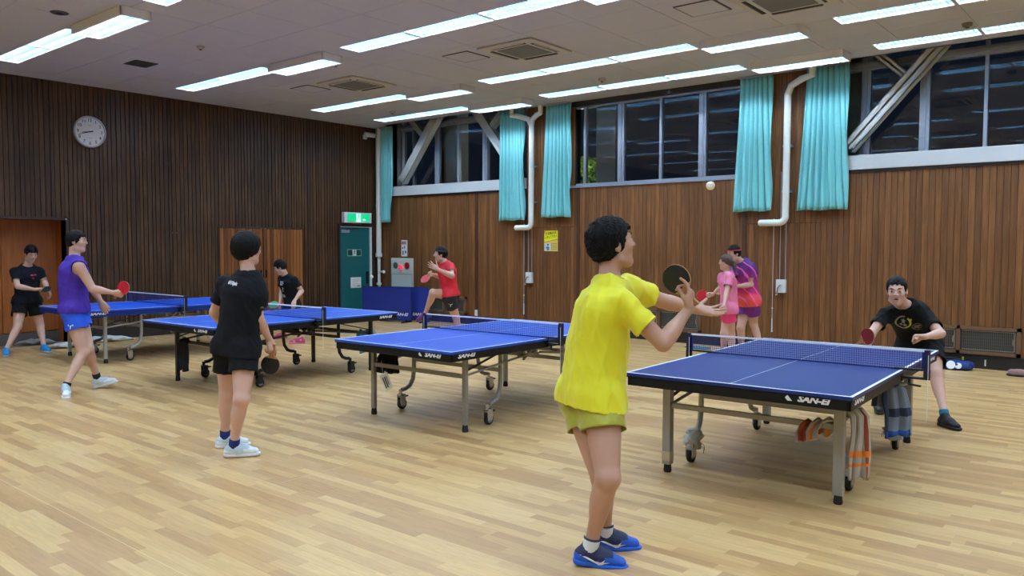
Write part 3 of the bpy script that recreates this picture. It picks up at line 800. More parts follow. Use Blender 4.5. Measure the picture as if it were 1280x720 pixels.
def bentpipe(px, label, zb, dirb, lenb, tops):
    p = thing('bent_pipe', label, 'pipe', (px, 12.31, 0)); r = .052; R_ = .10
    pts = [Vector((dirb*lenb, 0, zb)), Vector((dirb*R_, 0, zb))]
    pts += [Vector((dirb*(R_-R_*math.sin(a)), 0, zb+R_-R_*math.cos(a))) for a in [math.pi/2*k/6 for k in range(1, 7)]]
    pts += [Vector((0, 0, 4.12-.1))]
    MB().tube(pts, r, 14).build('pipe_run', PIPE, p)
    MB().ball((dirb*lenb, 0, zb), (r*.7, r, r), 12).build('end_cap', PIPE, p, smooth=True)
    for (tx, ty, tz) in tops:
        MB().tube([(0, 0, 4.0), (tx*.15, ty*.2, 4.12), (tx*.6, ty*.7, 4.19), (tx, ty, 4.22), (tx, ty, 4.36)], r, 14).build('branch', PIPE, p)
    MB().box(-.065, .065, .0, .115, 3.2, 3.23).box(-.065, .065, 0, .115, 2.5, 2.53).build('pipe_bracket', ALU, p)
bentpipe(-9.735, 'white pipe bent at its foot between the two curtains left of the middle window', 2.02, -1, .38, [(-.42, -.1, 0), (.22, 0, 0)])
bentpipe(-4.70, 'white pipe bent at its foot between the two curtains right of the middle window', 2.03, -1, .40, [(.42, -.15, 0)])
# window opener boxes with cables
for xx, s_ in ((-9.85, 'left of the yellow poster'), (-4.78, 'under the second bent pipe')):
    t = thing('window_opener', 'small white window opener box with cables '+s_, 'control box', (xx, WY1, .93))
    MB().box(-.075, .075, -.07, 0, 0, .21).build('box', WHITE_PAINT, t, bevel=.008)
    MB().tube([(0, -.07, .12), (0, -.10, .12), (-.03, -.105, .07), (-.04, -.105, -.02)], .012, 8).ball((-.04, -.105, -.03), .02, 8).build('crank_handle', CHROME, t)
    MB().tube([(-.03, -.03, .21), (-.03, -.03, 1.9)], .006, 6).tube([(.06, -.03, .21), (.06, -.03, 1.9)], .006, 6).build('cable', ALU, t)
    c_ = thing('pull_cord', 'thin white pull cord with a handle hanging '+s_, 'cord', (xx-.14, WY1-.03, .30))
    MB().tube([(0, 0, .20), (0, 0, 1.80)], .004, 6).build('cord', WHITE_PAINT, c_)
    MB().tube([(0, 0, 0), (0, 0, .22)], [.012, .009], 8).ball((0, 0, .38), .014, 8).build('handle', WHITE_PAINT, c_)
# radiator grilles
FRM = mat('grille_frame', srgb(112, 82, 58), .5)
def radiator(x0, x1, label, n=2):
    t = thing('heater_grille', label, 'grille', ((x0+x1)/2, WY1-.0, 0)); hx = (x1-x0)/2
    z0, z1 = .195, .575
    mb = MB().box(-hx, hx, -.05, 0, z0, z0+.045).box(-hx, hx, -.05, 0, z1-.045, z1).box(-hx, -hx+.05, -.05, 0, z0, z1).box(hx-.05, hx, -.05, 0, z0, z1)
    w = (2*hx-.05)/n
    for k in range(1, n): mb.box(-hx+.025+w*k-.025, -hx+.025+w*k+.025, -.05, 0, z0, z1)
    mb.build('frame', FRM, t)
    for k in range(n):
        a = -hx+.05+w*k; b_ = a+w-.05
        MB().box(a, b_, -.012, -.004, z0+.045, z1-.045).build('grille_back', GREYDARK, t)
        mb = MB()
        nn = int((b_-a-.08)/.022)
        for q in range(nn+1):
            x = a+.03+q*(b_-a-.07)/nn
            mb.box(x-.0035, x+.0035, -.03, -.022, z0+.055, z1-.055)
        for q in range(7): z = z0+.06+q*(z1-z0-.12)/6; mb.box(a+.01, b_-.01, -.024, -.016, z-.003, z+.003)
        mb.build('grille_bars', mat('grille_metal', srgb(104, 100, 94), .5, metal=.3), t, kind='stuff')
        mb = MB()
        for q in range(nn+1):
            x = a+.03+q*(b_-a-.07)/nn
            for z in (z0+.058, z1-.068): mb.box(x-.006, x+.006, -.034, -.03, z, z+.012)
        for q in range(12):
            z = z0+.07+q*.021; mb.box(b_-.028, b_-.016, -.034, -.03, z, z+.012)
        mb.build('louvre_tips', mat('bright_metal', srgb(186, 180, 168), .4, metal=.3), t, kind='stuff')
        MB().box(b_-.045, b_-.03, -.045, -.03, (z0+z1)/2-.04, (z0+z1)/2+.05).build('latch', CHROME, t)
radiator(-3.02, -1.545, 'wood framed double heater grille low on the wall behind the crouching player', 2)
radiator(-7.75, -6.15, 'wood framed heater grille low on the wall behind the yellow shirted player', 2)
radiator(-12.85, -11.55, 'heater grille low on the wall behind the jumping player in red', 2)
for xx, zz, m_, s_ in ((-2.22, .12, srgb(190, 190, 40), 'yellow'), (-1.95, .10, srgb(225, 225, 225), 'white')):
    t = MB().box(-.01, .01, -.022, -.017, 0, .085).build('cable_tag', mat(s_+'_tag', m_, .5), None, loc=(xx, WY1, zz-.06)); tag(t, s_+' tag stuck to the dark skirting right of the crouching player', 'tag')
t = MB().box(-.035, .035, -.02, 0, 0, .13).build('wall_socket', WHITE_PAINT, None, bevel=.004, loc=(-11.28, WY1-.012, .19)); tag(t, 'small white wall socket low right of the heater grille behind the red player', 'socket')
# green mop handle on left wall
t = thing('mop', 'thin bright green mop handle leaning on the dark wall behind the purple player', 'mop', (-14.10, 5.72, 0))
MB().tube([(0, 0, .10), (-.24, .02, 1.60)], .014, 8).build('handle', mat('lime_handle', srgb(110, 190, 70), .4), t)
MB().box(-.05, .05, -.18, .18, 0.0, .05).tube([(0, 0, .04), (0, 0, .12)], .02, 8).build('mop_head', BLACK, t, bevel=.01)
# crumpled white sheets on floor by the left wall
def crumple(name, label, cat, loc, L, W_, Hh, m, seed, rz):
    rr = random.Random(seed); nu, nv = 40, 14; vs = []; fs = []
    ph = [rr.uniform(0, 6.28) for _ in range(8)]
    for i in range(nu+1):
        u = i/nu
        for j in range(nv):
            a = 2*math.pi*j/nv
            e = math.sin(math.pi*min(max(u, .02), .98))**.45
            k = 1+.16*math.sin(9*u*3+ph[0]+a*2)+.13*math.sin(17*u+ph[1]-a*3)+.09*math.sin(31*u+a*5+ph[2])
            vs.append(((u-.5)*L+.02*math.sin(a*3+ph[3]), math.cos(a)*W_/2*e*k, max(0.002, Hh*.5*e+math.sin(a)*Hh*.5*e*k)))
    for i in range(nu):
        for j in range(nv): fs.append((i*nv+j, i*nv+(j+1) % nv, (i+1)*nv+(j+1) % nv, (i+1)*nv+j))
    fs.append(tuple(range(nv-1, -1, -1))); fs.append(tuple(nu*nv+j for j in range(nv)))
    mb = MB(); mb.add(vs, fs); o = mb.build(name, m, None, smooth=True, loc=loc); o.rotation_euler = (0, 0, rz)
    tag(o, label, cat); return o
PLAST = mat('white_sheet', srgb(196, 204, 206), .35, var=.08)
crumple('folded_sheet', 'long crumpled white sheet bundle on the floor, right of the purple player', 'sheet', (-14.08, 6.05, 0), .95, .26, .10, PLAST, 4, 1.5)
crumple('folded_sheet', 'crumpled white sheet on the floor between the two left players', 'sheet', (-13.72, 5.30, 0), .62, .24, .09, PLAST, 6, 1.2)
crumple('folded_cloth', 'grey folded cloth in the recess in front of the orange door', 'cloth', (-14.55, 5.12, .006), .6, .25, .09, mat('grey_cloth', srgb(132, 132, 130), .8), 8, 1.4)

# barriers
BLUE_B = mat('barrier_blue', srgb(16, 40, 140), .6, var=.06, sheen=.2)
def barrier(loc, L, rz, label):
    t = thing('court_barrier', label, 'barrier', loc, rz); h = .70; z0 = .05; r = .04
    poly = []
    for cx, cz, a0 in ((L/2-r, z0+h-r, 0), (-L/2+r, z0+h-r, math.pi/2), (-L/2+r, z0+r, math.pi), (L/2-r, z0+r, 1.5*math.pi)):
        poly += [(cx+r*math.cos(a0+k*math.pi/8), cz+r*math.sin(a0+k*math.pi/8)) for k in range(5)]
    MB().prism(poly, -.008, .008, My).build('cloth_panel', BLUE_B, t)
    MB().tube([(x, 0, z) for x, z in poly]+[(poly[0][0], 0, poly[0][1])], .013, 8).build('tube_frame', mat('frame_blue', srgb(14, 30, 110), .4), t)
    for sx in (-L/2+.12, L/2-.12):
        MB().box(sx-.015, sx+.015, -.18, .18, 0, .03).box(sx-.02, sx+.02, -.02, .02, 0, .07).build('foot', BLACK, t)
    mb = MB(); text_into(mb, 'SAN-EI', My @ Matrix.Translation((L/2-.26, .17, .0095)), .085, shear=.25, bold=.003, width=.36); mb.build('lettering', WHITE, t)
barrier((-13.30, 11.72, 0), 1.30, math.radians(12), 'front blue cloth court barrier in the far corner')
barrier((-13.02, 11.98, 0), 1.30, math.radians(12), 'rear blue cloth court barrier partly behind the other in the far corner')
# bags
b1 = thing('sports_bag', 'blue sports bag with a white emblem on the floor by the skirting at right', 'bag', (-2.35, 12.15, 0))
def pillow(mb, sx, sy, sz, n=14, M=None):
    vs = []; fs = []
    for i in range(n+1):
        for j in range(n*2):
            th = math.pi*i/n; a = math.pi*j/n
            se = lambda v, e: math.copysign(abs(v)**e, v)
            x = se(math.sin(th), .45)*se(math.cos(a), .5); y_ = se(math.sin(th), .45)*se(math.sin(a), .5); z = se(math.cos(th), .8)
            k = 1+.05*math.sin(x*7+y_*5)+.03*math.sin(x*15)
            vs.append((x*sx/2, y_*sy/2*k, sz/2+z*sz/2*k))
    m_ = 2*n
    for i in range(n):
        for j in range(m_): fs.append((i*m_+j, (i+1)*m_+j, (i+1)*m_+(j+1) % m_, i*m_+(j+1) % m_))
    mb.add(vs, fs, M)
mb = MB(); pillow(mb, .38, .26, .12, M=Matrix.Translation((.12, 0, 0))); mb.build('bag_body', mat('bag_blue', srgb(20, 50, 120), .6), b1, smooth=True)
mb = MB(); pillow(mb, .30, .24, .13, M=Matrix.Translation((-.17, .02, 0))); mb.build('black_pocket', BLACK, b1, smooth=True)
MB().lathe([(.055, 0), (.055, .004), (.03, .006)], 20, frame((.06, -.131, .07), (1, 0, 0), (0, .3, 1), (0, -1, .3))).lathe([(.04, 0), (.04, .004)], 20, frame((.15, -.131, .065), (1, 0, 0), (0, .3, 1), (0, -1, .3))).build('emblem', WHITE, b1)
MB().tube([(-.1, -.02, .13), (0, -.05, .16), (.1, -.04, .15), (.2, 0, .12)], .008, 6).build('strap', BLACK, b1)
b2 = thing('trainer_shoe', 'low dark shoe with reddish lining on the floor at the right edge', 'shoe', (-1.48, 12.0, 0))
mb = MB(); pillow(mb, .30, .12, .09, M=Matrix.Rotation(.2, 4, 'Z')); mb.build('upper', mat('shoe_red_grey', srgb(150, 110, 105), .6), b2, smooth=True)
mb = MB(); pillow(mb, .33, .14, .035, M=Matrix.Rotation(.2, 4, 'Z')); mb.build('sole', BLACK, b2, smooth=True)
t = thing('floor_item', 'small flat turquoise item on the floor behind the net left of the pink player', 'item', (-5.95, 11.9, 0))
mb = MB(); pillow(mb, .42, .2, .03); mb.build('cloth', mat('teal_cloth', srgb(60, 130, 150), .7), t, smooth=True)

# ================================================================ TABLES
BLUE_T = {}
def table(tid, label, loc, rz, top_col, apron_col, frame_col, metal, logo_side=(True, True), net_col=None, X=False):
    t = thing('ping_pong_table', label, 'table', (loc[0], loc[1], 0), rz, 'table tennis tables')
    TM = mat('table_top_%s' % tid, top_col, .42, var=.03, vscale=2, spec=.4)
    AM = mat('apron_%s' % tid, apron_col, .5, spec=.3)
    FMt = mat('frame_%s' % tid, frame_col, .38, metal=metal)
    LINE = mat('line_white', srgb(226, 234, 240), .5)
    Wd, Ln = 1.525, 2.74
    for s in (-1, 1):
        v0, v1 = (-Ln/2, -.006) if s < 0 else (.006, Ln/2)
        MB().box(-Wd/2, Wd/2, v0, v1, .738, .76).build('tabletop', TM, t, bevel=.002)
        e = .0006; w = .02
        mb = MB().box(-Wd/2, -Wd/2+w, v0, v1, .76, .76+e).box(Wd/2-w, Wd/2, v0, v1, .76, .76+e).box(-.0025, .0025, v0, v1, .76, .76+e)
        ve = v0 if s < 0 else v1-w
        mb.box(-Wd/2, Wd/2, ve, ve+w, .7601, .76+e*1.2)
        mb.build('line', LINE, t)
        i_ = .012; vv0, vv1 = (v0+i_, v1-.01) if s < 0 else (v0+.01, v1-i_)
        mb = MB().box(-Wd/2+i_, -Wd/2+i_+.025, vv0, vv1, .670, .7385).box(Wd/2-i_-.025, Wd/2-i_, vv0, vv1, .670, .7385)
        mb.box(-Wd/2+i_, Wd/2-i_, vv0, vv0+.025, .670, .7385).box(-Wd/2+i_, Wd/2-i_, vv1-.025, vv1, .670, .7385)
        mb.box(-Wd/2+.004, Wd/2-.004, v0+.004, v1-.004, .728, .738)
        mb.build('apron', AM, t, bevel=.003)
        # undercarriage of this half
        lv = 1.02*s; cv = .50*s; lw = .031 if tid == 'a' else .021
        for u in (-.60, .60):
            leg = MB().box(u-lw, u+lw, lv-lw, lv+lw, .06, .70).build('leg', FMt, t, bevel=.004)
            MB().lathe([(.026, 0), (.03, .012), (.026, .05), (.022, .065)], 12, Matrix.Translation((u, lv, 0))).build('rubber_foot', RUBBER, leg)
            # curved caster arm
            pts = [(u*.96, cv, .70), (u*.96, cv, .38), (u*.96, cv+.015*s, .29), (u*.96, cv+.06*s, .225), (u*.96, cv+.12*s, .20), (u*.96, cv+.17*s, .195)]
            MB().tube(pts, .022, 8).build('caster_arm', FMt, t)
            cx_, cy_ = u*.96, cv+.19*s
            MB().box(cx_-.03, cx_-.022, cy_-.02, cy_+.045, .045, .15).box(cx_+.022, cx_+.03, cy_-.02, cy_+.045, .045, .15).box(cx_-.03, cx_+.03, cy_-.02, cy_+.04, .14, .155).lathe([(.018, .15), (.018, .20)], 10, Matrix.Translation((cx_, cy_, 0))).build('caster_fork', CHROME if metal > .3 else BLACKMETAL, t)
            MB().lathe([(.018, -.018), (.05, -.018), (.055, -.010), (.055, .010), (.05, .018), (.018, .018)], 20, frame((cx_, cy_+.02, .055), (0, 1, 0), (0, 0, 1), (1, 0, 0))).build('caster_wheel', RUBBER, t)
            MB().lathe([(.012, -.02), (.034, -.02), (.034, .02), (.012, .02)], 16, frame((cx_, cy_+.02, .055), (0, 1, 0), (0, 0, 1), (1, 0, 0))).build('wheel_hub', WHEELGREY, t)
            MB().box(cx_-.02, cx_+.02, cy_+.035, cy_+.09, .12, .135).build('brake_lever', BLACK, t)
            # side brace rods
            MB().bar((u, lv, .54), (u*.96, cv, .66), .022, .012).build('brace_rod', FMt if metal < .3 else BLACKMETAL, t)
            MB().tube([(u*.98, lv-.03*s, .50), (u*.98, .10*s, .60)], .012, 8).build('side_rod', FMt, t)
        MB().box(-.60, .60, lv-.0125, lv+.0125, .475, .513).build('cross_rail', FMt, t, bevel=.003)
        MB().box(-.576, .576, cv-.0125, cv+.0125, .470, .508).build('cross_rail', FMt, t, bevel=.003)
        MB().box(-.55, .55, .10*s-.015, .10*s+.015, .60, .64).build('cross_rail', FMt, t)
        for u in (-.5, .5):
            MB().bar((u, .10*s, .62), (u, .34*s, .70), .03, .02).bar((u, .10*s, .56), (u, .10*s, .70), .03, .03).build('fold_link', FMt, t)
    for u in (-.52, .52):                             # crossed links under the net
        MB().bar((u, -.13, .69), (u, .10, .54), .024, .012).bar((u+.015, .13, .69), (u+.015, -.10, .54), .024, .012).build('cross_link', FMt, t)
        MB().bar((u, -.16, .575), (u, .16, .575), .03, .03).build('centre_bar', FMt, t)
    # maker's lettering on the aprons
    y0 = -Ln/2+.0115
    Mf = frame((.53, y0-.001, .712), (1, 0, 0), (0, 0, 1), (0, -1, 0)); MBt = MB(); text_into(MBt, 'SAN-EI', Mf, .052, shear=.3, bold=.0025, width=.20)
    MBt.build('lettering', WHITE, t); MBt = MB()
    MBt.add([(-.155, -.018, 0), (-.125, -.018, 0), (-.14, .0, 0), (-.155, .018, 0), (-.17, 0, 0)], [(0, 1, 2, 3, 4)], Mf)
    MBt.build('maker_mark', WHITE, t)
    Ms = frame((Wd/2-.0112, -Ln/2+.20, .712), (0, 1, 0), (0, 0, 1), (1, 0, 0)); MBt = MB(); text_into(MBt, 'SAN-EI', Ms, .05, shear=.3, bold=.0025, width=.23); MBt.build('lettering', WHITE, t)
    Ms = frame((Wd/2-.0112, Ln/2-.22, .712), (0, 1, 0), (0, 0, 1), (1, 0, 0)); MBt = MB(); text_into(MBt, 'SAN-EI', Ms, .05, shear=.3, bold=.0025, width=.23); MBt.build('lettering', WHITE, t)
    # net: a thing of its own clamped on the table
    n = thing('table_net', 'blue net with white top tape clamped across the '+net_col, 'net', (loc[0], loc[1], .76), rz, 'table tennis nets')
    NB = mat('net_blue', srgb(20, 40, 120), .6)
    for s in (-1, 1):
        u = .915*s
        pst = MB().box(u-.018, u+.018, -.022, .022, -.02, .155).build('post', mat('post_navy', srgb(14, 20, 60), .4), n, bevel=.004)
        MB().box(min(u-.02*s, .70*s), max(u-.02*s, .70*s), -.02, .02, .002, .014).box(min(u, .70*s), max(u, .70*s), -.02, .02, -.06, -.045).box(u-.02, u+.02, -.02, .02, -.06, .01).build('clamp', BLACK, n)
        MB().tube([(.80*s, 0, -.06), (.80*s, 0, -.10)], .01, 8).bar((.80*s, -.005, -.10), (.88*s, -.03, -.105), .022, .012).build('clamp_screw', BLACK, n)
    for s in (-1, 1):
        MB().tube([(.915*s+.01, -.024, .12), (.915*s+.012, -.026, -.15), (.915*s+.01, -.026, -.36)], .0022, 5).build('net_cord', WHITE, n)
    MB().box(-.90, .90, -.004, .004, .138, .1525).build('top_tape', WHITE, n)
    MB().box(-.90, .90, -.003, .003, .001, .007).box(-.905, -.88, -.003, .003, .0, .1525).box(.88, .905, -.003, .003, 0, .1525).build('border_tape', NB, n)
    mb = MB(); g = .0165; th = .0011
    k = -.885
    while k < .886: mb.box(k-th, k+th, -th*.7, th*.7, .005, .14); k += g
    k = .008
    while k < .138: mb.box(-.885, .885, -th*.7, th*.7, k-th, k+th); k += g
    mb.build('net_mesh', NB, n, kind='stuff')
    return t
TABLE_A = table('a', 'near right table tennis table with grey steel frame and dark apron', (-2.2575, 6.2258), .0395, srgb(20, 42, 112), srgb(10, 11, 14), srgb(150, 146, 138), .35, net_col='near right table')
table('b', 'middle table tennis table with grey frame, paper tag on its near leg', (-5.4242, 6.1537), .0175, srgb(24, 74, 182), srgb(10, 11, 14), srgb(140, 136, 128), .35, net_col='middle table')
table('c', 'table tennis table with black frame in front of the black shirted player', (-8.7616, 5.8968), .0292, srgb(30, 84, 190), srgb(12, 12, 15), srgb(14, 15, 18), .1, net_col='black framed table')
table('d', 'farthest left table tennis table with blue apron and silver legs', (-12.0775, 5.9522), .001, srgb(24, 82, 205), srgb(14, 46, 132), srgb(170, 172, 174), .45, net_col='farthest left table')

# towels and cloths hanging on the tables
def hang(name, label, cat, path, width, m, parent_frame, seed=1, stripes=None, thick=.012, group=None, wdir=(1, 0, 0)):
    """cloth strip of the given width hanging along a path (list of 3-D points)"""
    rr = random.Random(seed); P_ = [Vector(p) for p in path]; wd = Vector(wdir).normalized()
    # resample
    pts = []
    for i in range(len(P_)-1):
        n_ = max(2, int((P_[i+1]-P_[i]).length/.02))
        for k in range(n_): pts.append(P_[i].lerp(P_[i+1], k/n_))
    pts.append(P_[-1]); nu = 22; vs = []; fs = []; ph = rr.uniform(0, 6)
    L = len(pts)
    for i, p in enumerate(pts):
        t_ = (pts[min(i+1, L-1)]-pts[max(i-1, 0)]).normalized(); nn = t_.cross(wd).normalized()
        f = i/(L-1)
        for k in range(nu+1):
            s_ = k/nu-.5
            o_ = .014*math.sin(s_*17+ph+f*2)*(.4+f)+.007*math.sin(s_*31+ph*2+f*5)
            vs.append(p+wd*s_*width*(.85+.25*f+.05*math.sin(f*9+ph))+nn*o_+Vector((0, 0, .012*math.sin(s_*9+ph) if i == L-1 else 0)))
    for i in range(L-1):
        for k in range(nu): fs.append((i*(nu+1)+k, i*(nu+1)+k+1, (i+1)*(nu+1)+k+1, (i+1)*(nu+1)+k))
    o0 = pts[0].copy(); mb = MB(); mb.add([v-o0 for v in vs], fs)
    mlist = [m]
    if stripes:
        mi = []
        for i in range(L-1):
            for k in range(nu):
                f = i/(L-1); s_ = (k+.5)/nu; j = 0
                for q, (kind_, lo, hi, mm) in enumerate(stripes):
                    v_ = f if kind_ == 'f' else s_
                    if lo <= v_ <= hi: j = q+1
                mi.append(j)
        mb.mi = mi; mlist = [m]+[s_[3] for s_ in stripes]
    M = parent_frame @ Matrix.Translation(o0)
    o = mb.build(name, mlist, None, smooth=True); o.matrix_world = M
    so = o.modifiers.new('t', 'SOLIDIFY'); so.thickness = thick; so.offset = 0
    tag(o, label, cat, group); return o
def TF(x, y, r): return Matrix.Translation((x, y, 0)) @ Matrix.Rotation(r, 4, 'Z')
T1, T2, T3, T4 = TF(-2.2575, 6.2258, .0395), TF(-5.4242, 6.1537, .0175), TF(-8.7616, 5.8968, .0292), TF(-12.0775, 5.9522, .001)
CREAM = mat('towel_cream', srgb(176, 164, 148), .9, var=.06, bump=.4, bscale=200)
ORG = mat('towel_orange', srgb(222, 130, 50), .9); RUST = mat('towel_rust', srgb(150, 70, 44), .9)
hang('towel', 'cream towel with orange bands hanging by the near right table leg', 'towel',
     [(.64, -.86, .600), (.68, -.86, .55), (.69, -.87, .45), (.69, -.88, .33), (.69, -.89, .15)], .15, CREAM, T1, 3,
     [('s', .72, .80, RUST), ('f', .60, .66, ORG), ('f', .74, .79, ORG)], wdir=(.72, .69, 0))
hang('scarf_towel', 'cream and rust towel looped over the rail left of the near right leg', 'towel',
     [(.42, -1.10, .40), (.41, -1.075, .45), (.43, -1.05, .50), (.47, -1.03, .525), (.50, -1.00, .50), (.49, -.98, .43)], .17, CREAM, T1, 5,
     [('s', .15, .45, RUST), ('s', .6, .7, ORG)], wdir=(1, .12, .25))
NAVY = mat('towel_navy', srgb(40, 52, 76), .9); GREYB = mat('towel_greyblue', srgb(118, 130, 146), .9, bump=.4, bscale=180); TBLU = mat('towel_blue', srgb(34, 84, 170), .9)
hang('towel', 'grey and blue towel hanging under the net post of the near right table', 'towel',
     [(.60, .17, .45), (.61, .17, .585), (.635, .17, .602), (.665, .17, .58), (.70, .17, .40), (.70, .17, .23)], .24, GREYB, T1, 7,
     [('s', 0, .16, NAVY), ('f', .62, .74, NAVY), ('f', .90, 1.0, TBLU)], wdir=(.6, .8, 0))
hang('black_cloth', 'black cloth hanging on the left end of the black framed table', 'towel',
     [(-.40, -1.00, .48), (-.40, -1.02, .52), (-.40, -1.05, .50), (-.40, -1.06, .35), (-.40, -1.065, .15)], .20, mat('cloth_black', srgb(18, 19, 26), .9), T3, 9, wdir=(1, 0, 0))
hang('light_blue_towel', 'light blue towel hanging under the far right end of the black framed table', 'towel',
     [(.50, .98, .35), (.50, 1.0, .50), (.50, 1.02, .525), (.50, 1.05, .50), (.51, 1.08, .40), (.51, 1.08, .22)], .24, mat('towel_sky', srgb(84, 170, 220), .9, bump=.4, bscale=180), T3, 11,
     [('s', .88, 1.0, mat('towel_white', srgb(200, 215, 225), .9))], wdir=(.8, .6, 0))
# black pouch + paper tag on the middle table
o = hang('black_pouch', 'crumpled black cloth hanging on the near left leg of the middle table', 'towel',
     [(-.50, -.86, .40), (-.50, -.88, .57), (-.50, -.92, .60), (-.49, -.96, .56), (-.48, -.98, .42)], .16, mat('cloth_black', srgb(18, 19, 26), .9), T2, 13, thick=.03, wdir=(1, .2, 0))
pt = thing('paper_tag', 'white printed paper tag hanging from the near left leg of the middle table', 'tag', T2 @ Vector((-.46, -1.03, .42)), .1)
Mt = Matrix.Rotation(math.radians(-28), 4, 'Y')
MB().box(-.055, .055, -.001, .001, -.17, -.01, Mt).build('paper', WHITE, pt)
MB().box(-.03, -.015, -.0025, -.001, -.15, -.04, Mt).box(-.005, .01, -.0025, -.001, -.15, -.04, Mt).box(.02, .028, -.0025, -.001, -.13, -.04, Mt).build('print', GREYDARK, pt)
MB().tube([(0, 0, -.01), (-.02, .0, .12)], .0015, 5).build('string', WHITE, pt)
# rags tied round the casters
for fr_, u, v, s_, m_ in ((T1, -.576, -.62, 'near left caster of the near right table', mat('rag_white', srgb(190, 190, 184), .9, bump=.5, bscale=90)),
                     (T1, .576, -.62, 'near right caster of the near right table', mat('rag_grey', srgb(160, 170, 180), .9, bump=.5, bscale=90)),
                     (T1, .576, .60, 'far right caster of the near right table', mat('rag_grey', srgb(160, 170, 180), .9, bump=.5, bscale=90))):
    rr = random.Random(int(abs(u*100)+abs(v*37))); mb = MB(); n = 16; vs = []; fs = []
    for i in range(13):
        for k in range(n):
            a = 2*math.pi*k/n; t_ = i/12
            r_ = (.050+.012*math.sin(a*3+t_*9)+.008*math.sin(a*5-t_*14))*(.75+.5*math.sin(math.pi*min(max(t_, .1), .9)))
            vs.append((r_*math.cos(a), r_*math.sin(a)*1.2+.03*(1-t_)*(-1 if v < 0 else 1), .10+.15*t_))
    for i in range(12):
        for k in range(n): fs.append((i*n+k, i*n+(k+1) % n, (i+1)*n+(k+1) % n, (i+1)*n+k))
    fs.append(tuple(range(n-1, -1, -1))); fs.append(tuple(12*n+k for k in range(n)))
    for q in range(9):
        a = q*.7; p0 = Vector((.05*math.cos(a), .06*math.sin(a), .13+.01*q)); mb.tube([p0, p0+Vector((.025*math.cos(a), .025*math.sin(a), -.02)), p0+Vector((.03*math.cos(a), .03*math.sin(a), -.06))], .003, 4)
    mb.add(vs, fs); o = mb.build('caster_rag', m_, None, smooth=True); o.matrix_world = fr_ @ Matrix.Translation((u, v, 0)); tag(o, 'pale rag wrapped round the '+s_, 'rag')
# tape cuffs on the legs
for u in (-.6,):
    MB().box(-.033+u, .033+u, -1.053, -.987, .085, .155).build('tape_cuff', mat('tan_tape', srgb(176, 160, 128), .6), TABLE_A, bevel=.004)

# balls
BALLM = mat('ball_white', srgb(238, 236, 226), .4)
for p_, s_ in (((-1.625, 3.354, 1.919), 'white ping pong ball high in the air in front of the yellow shirted player'),
               ((-6.96, 5.912, 1.302), 'white ping pong ball in the air in front of the green door'),
               ((-13.68, 6.74, .02), 'white ping pong ball lying on the floor by the dark wall')):
    o = MB().ball((0, 0, 0), .02, 20).build('ping_pong_ball', BALLM, None, smooth=True, loc=p_); tag(o, s_, 'ball')
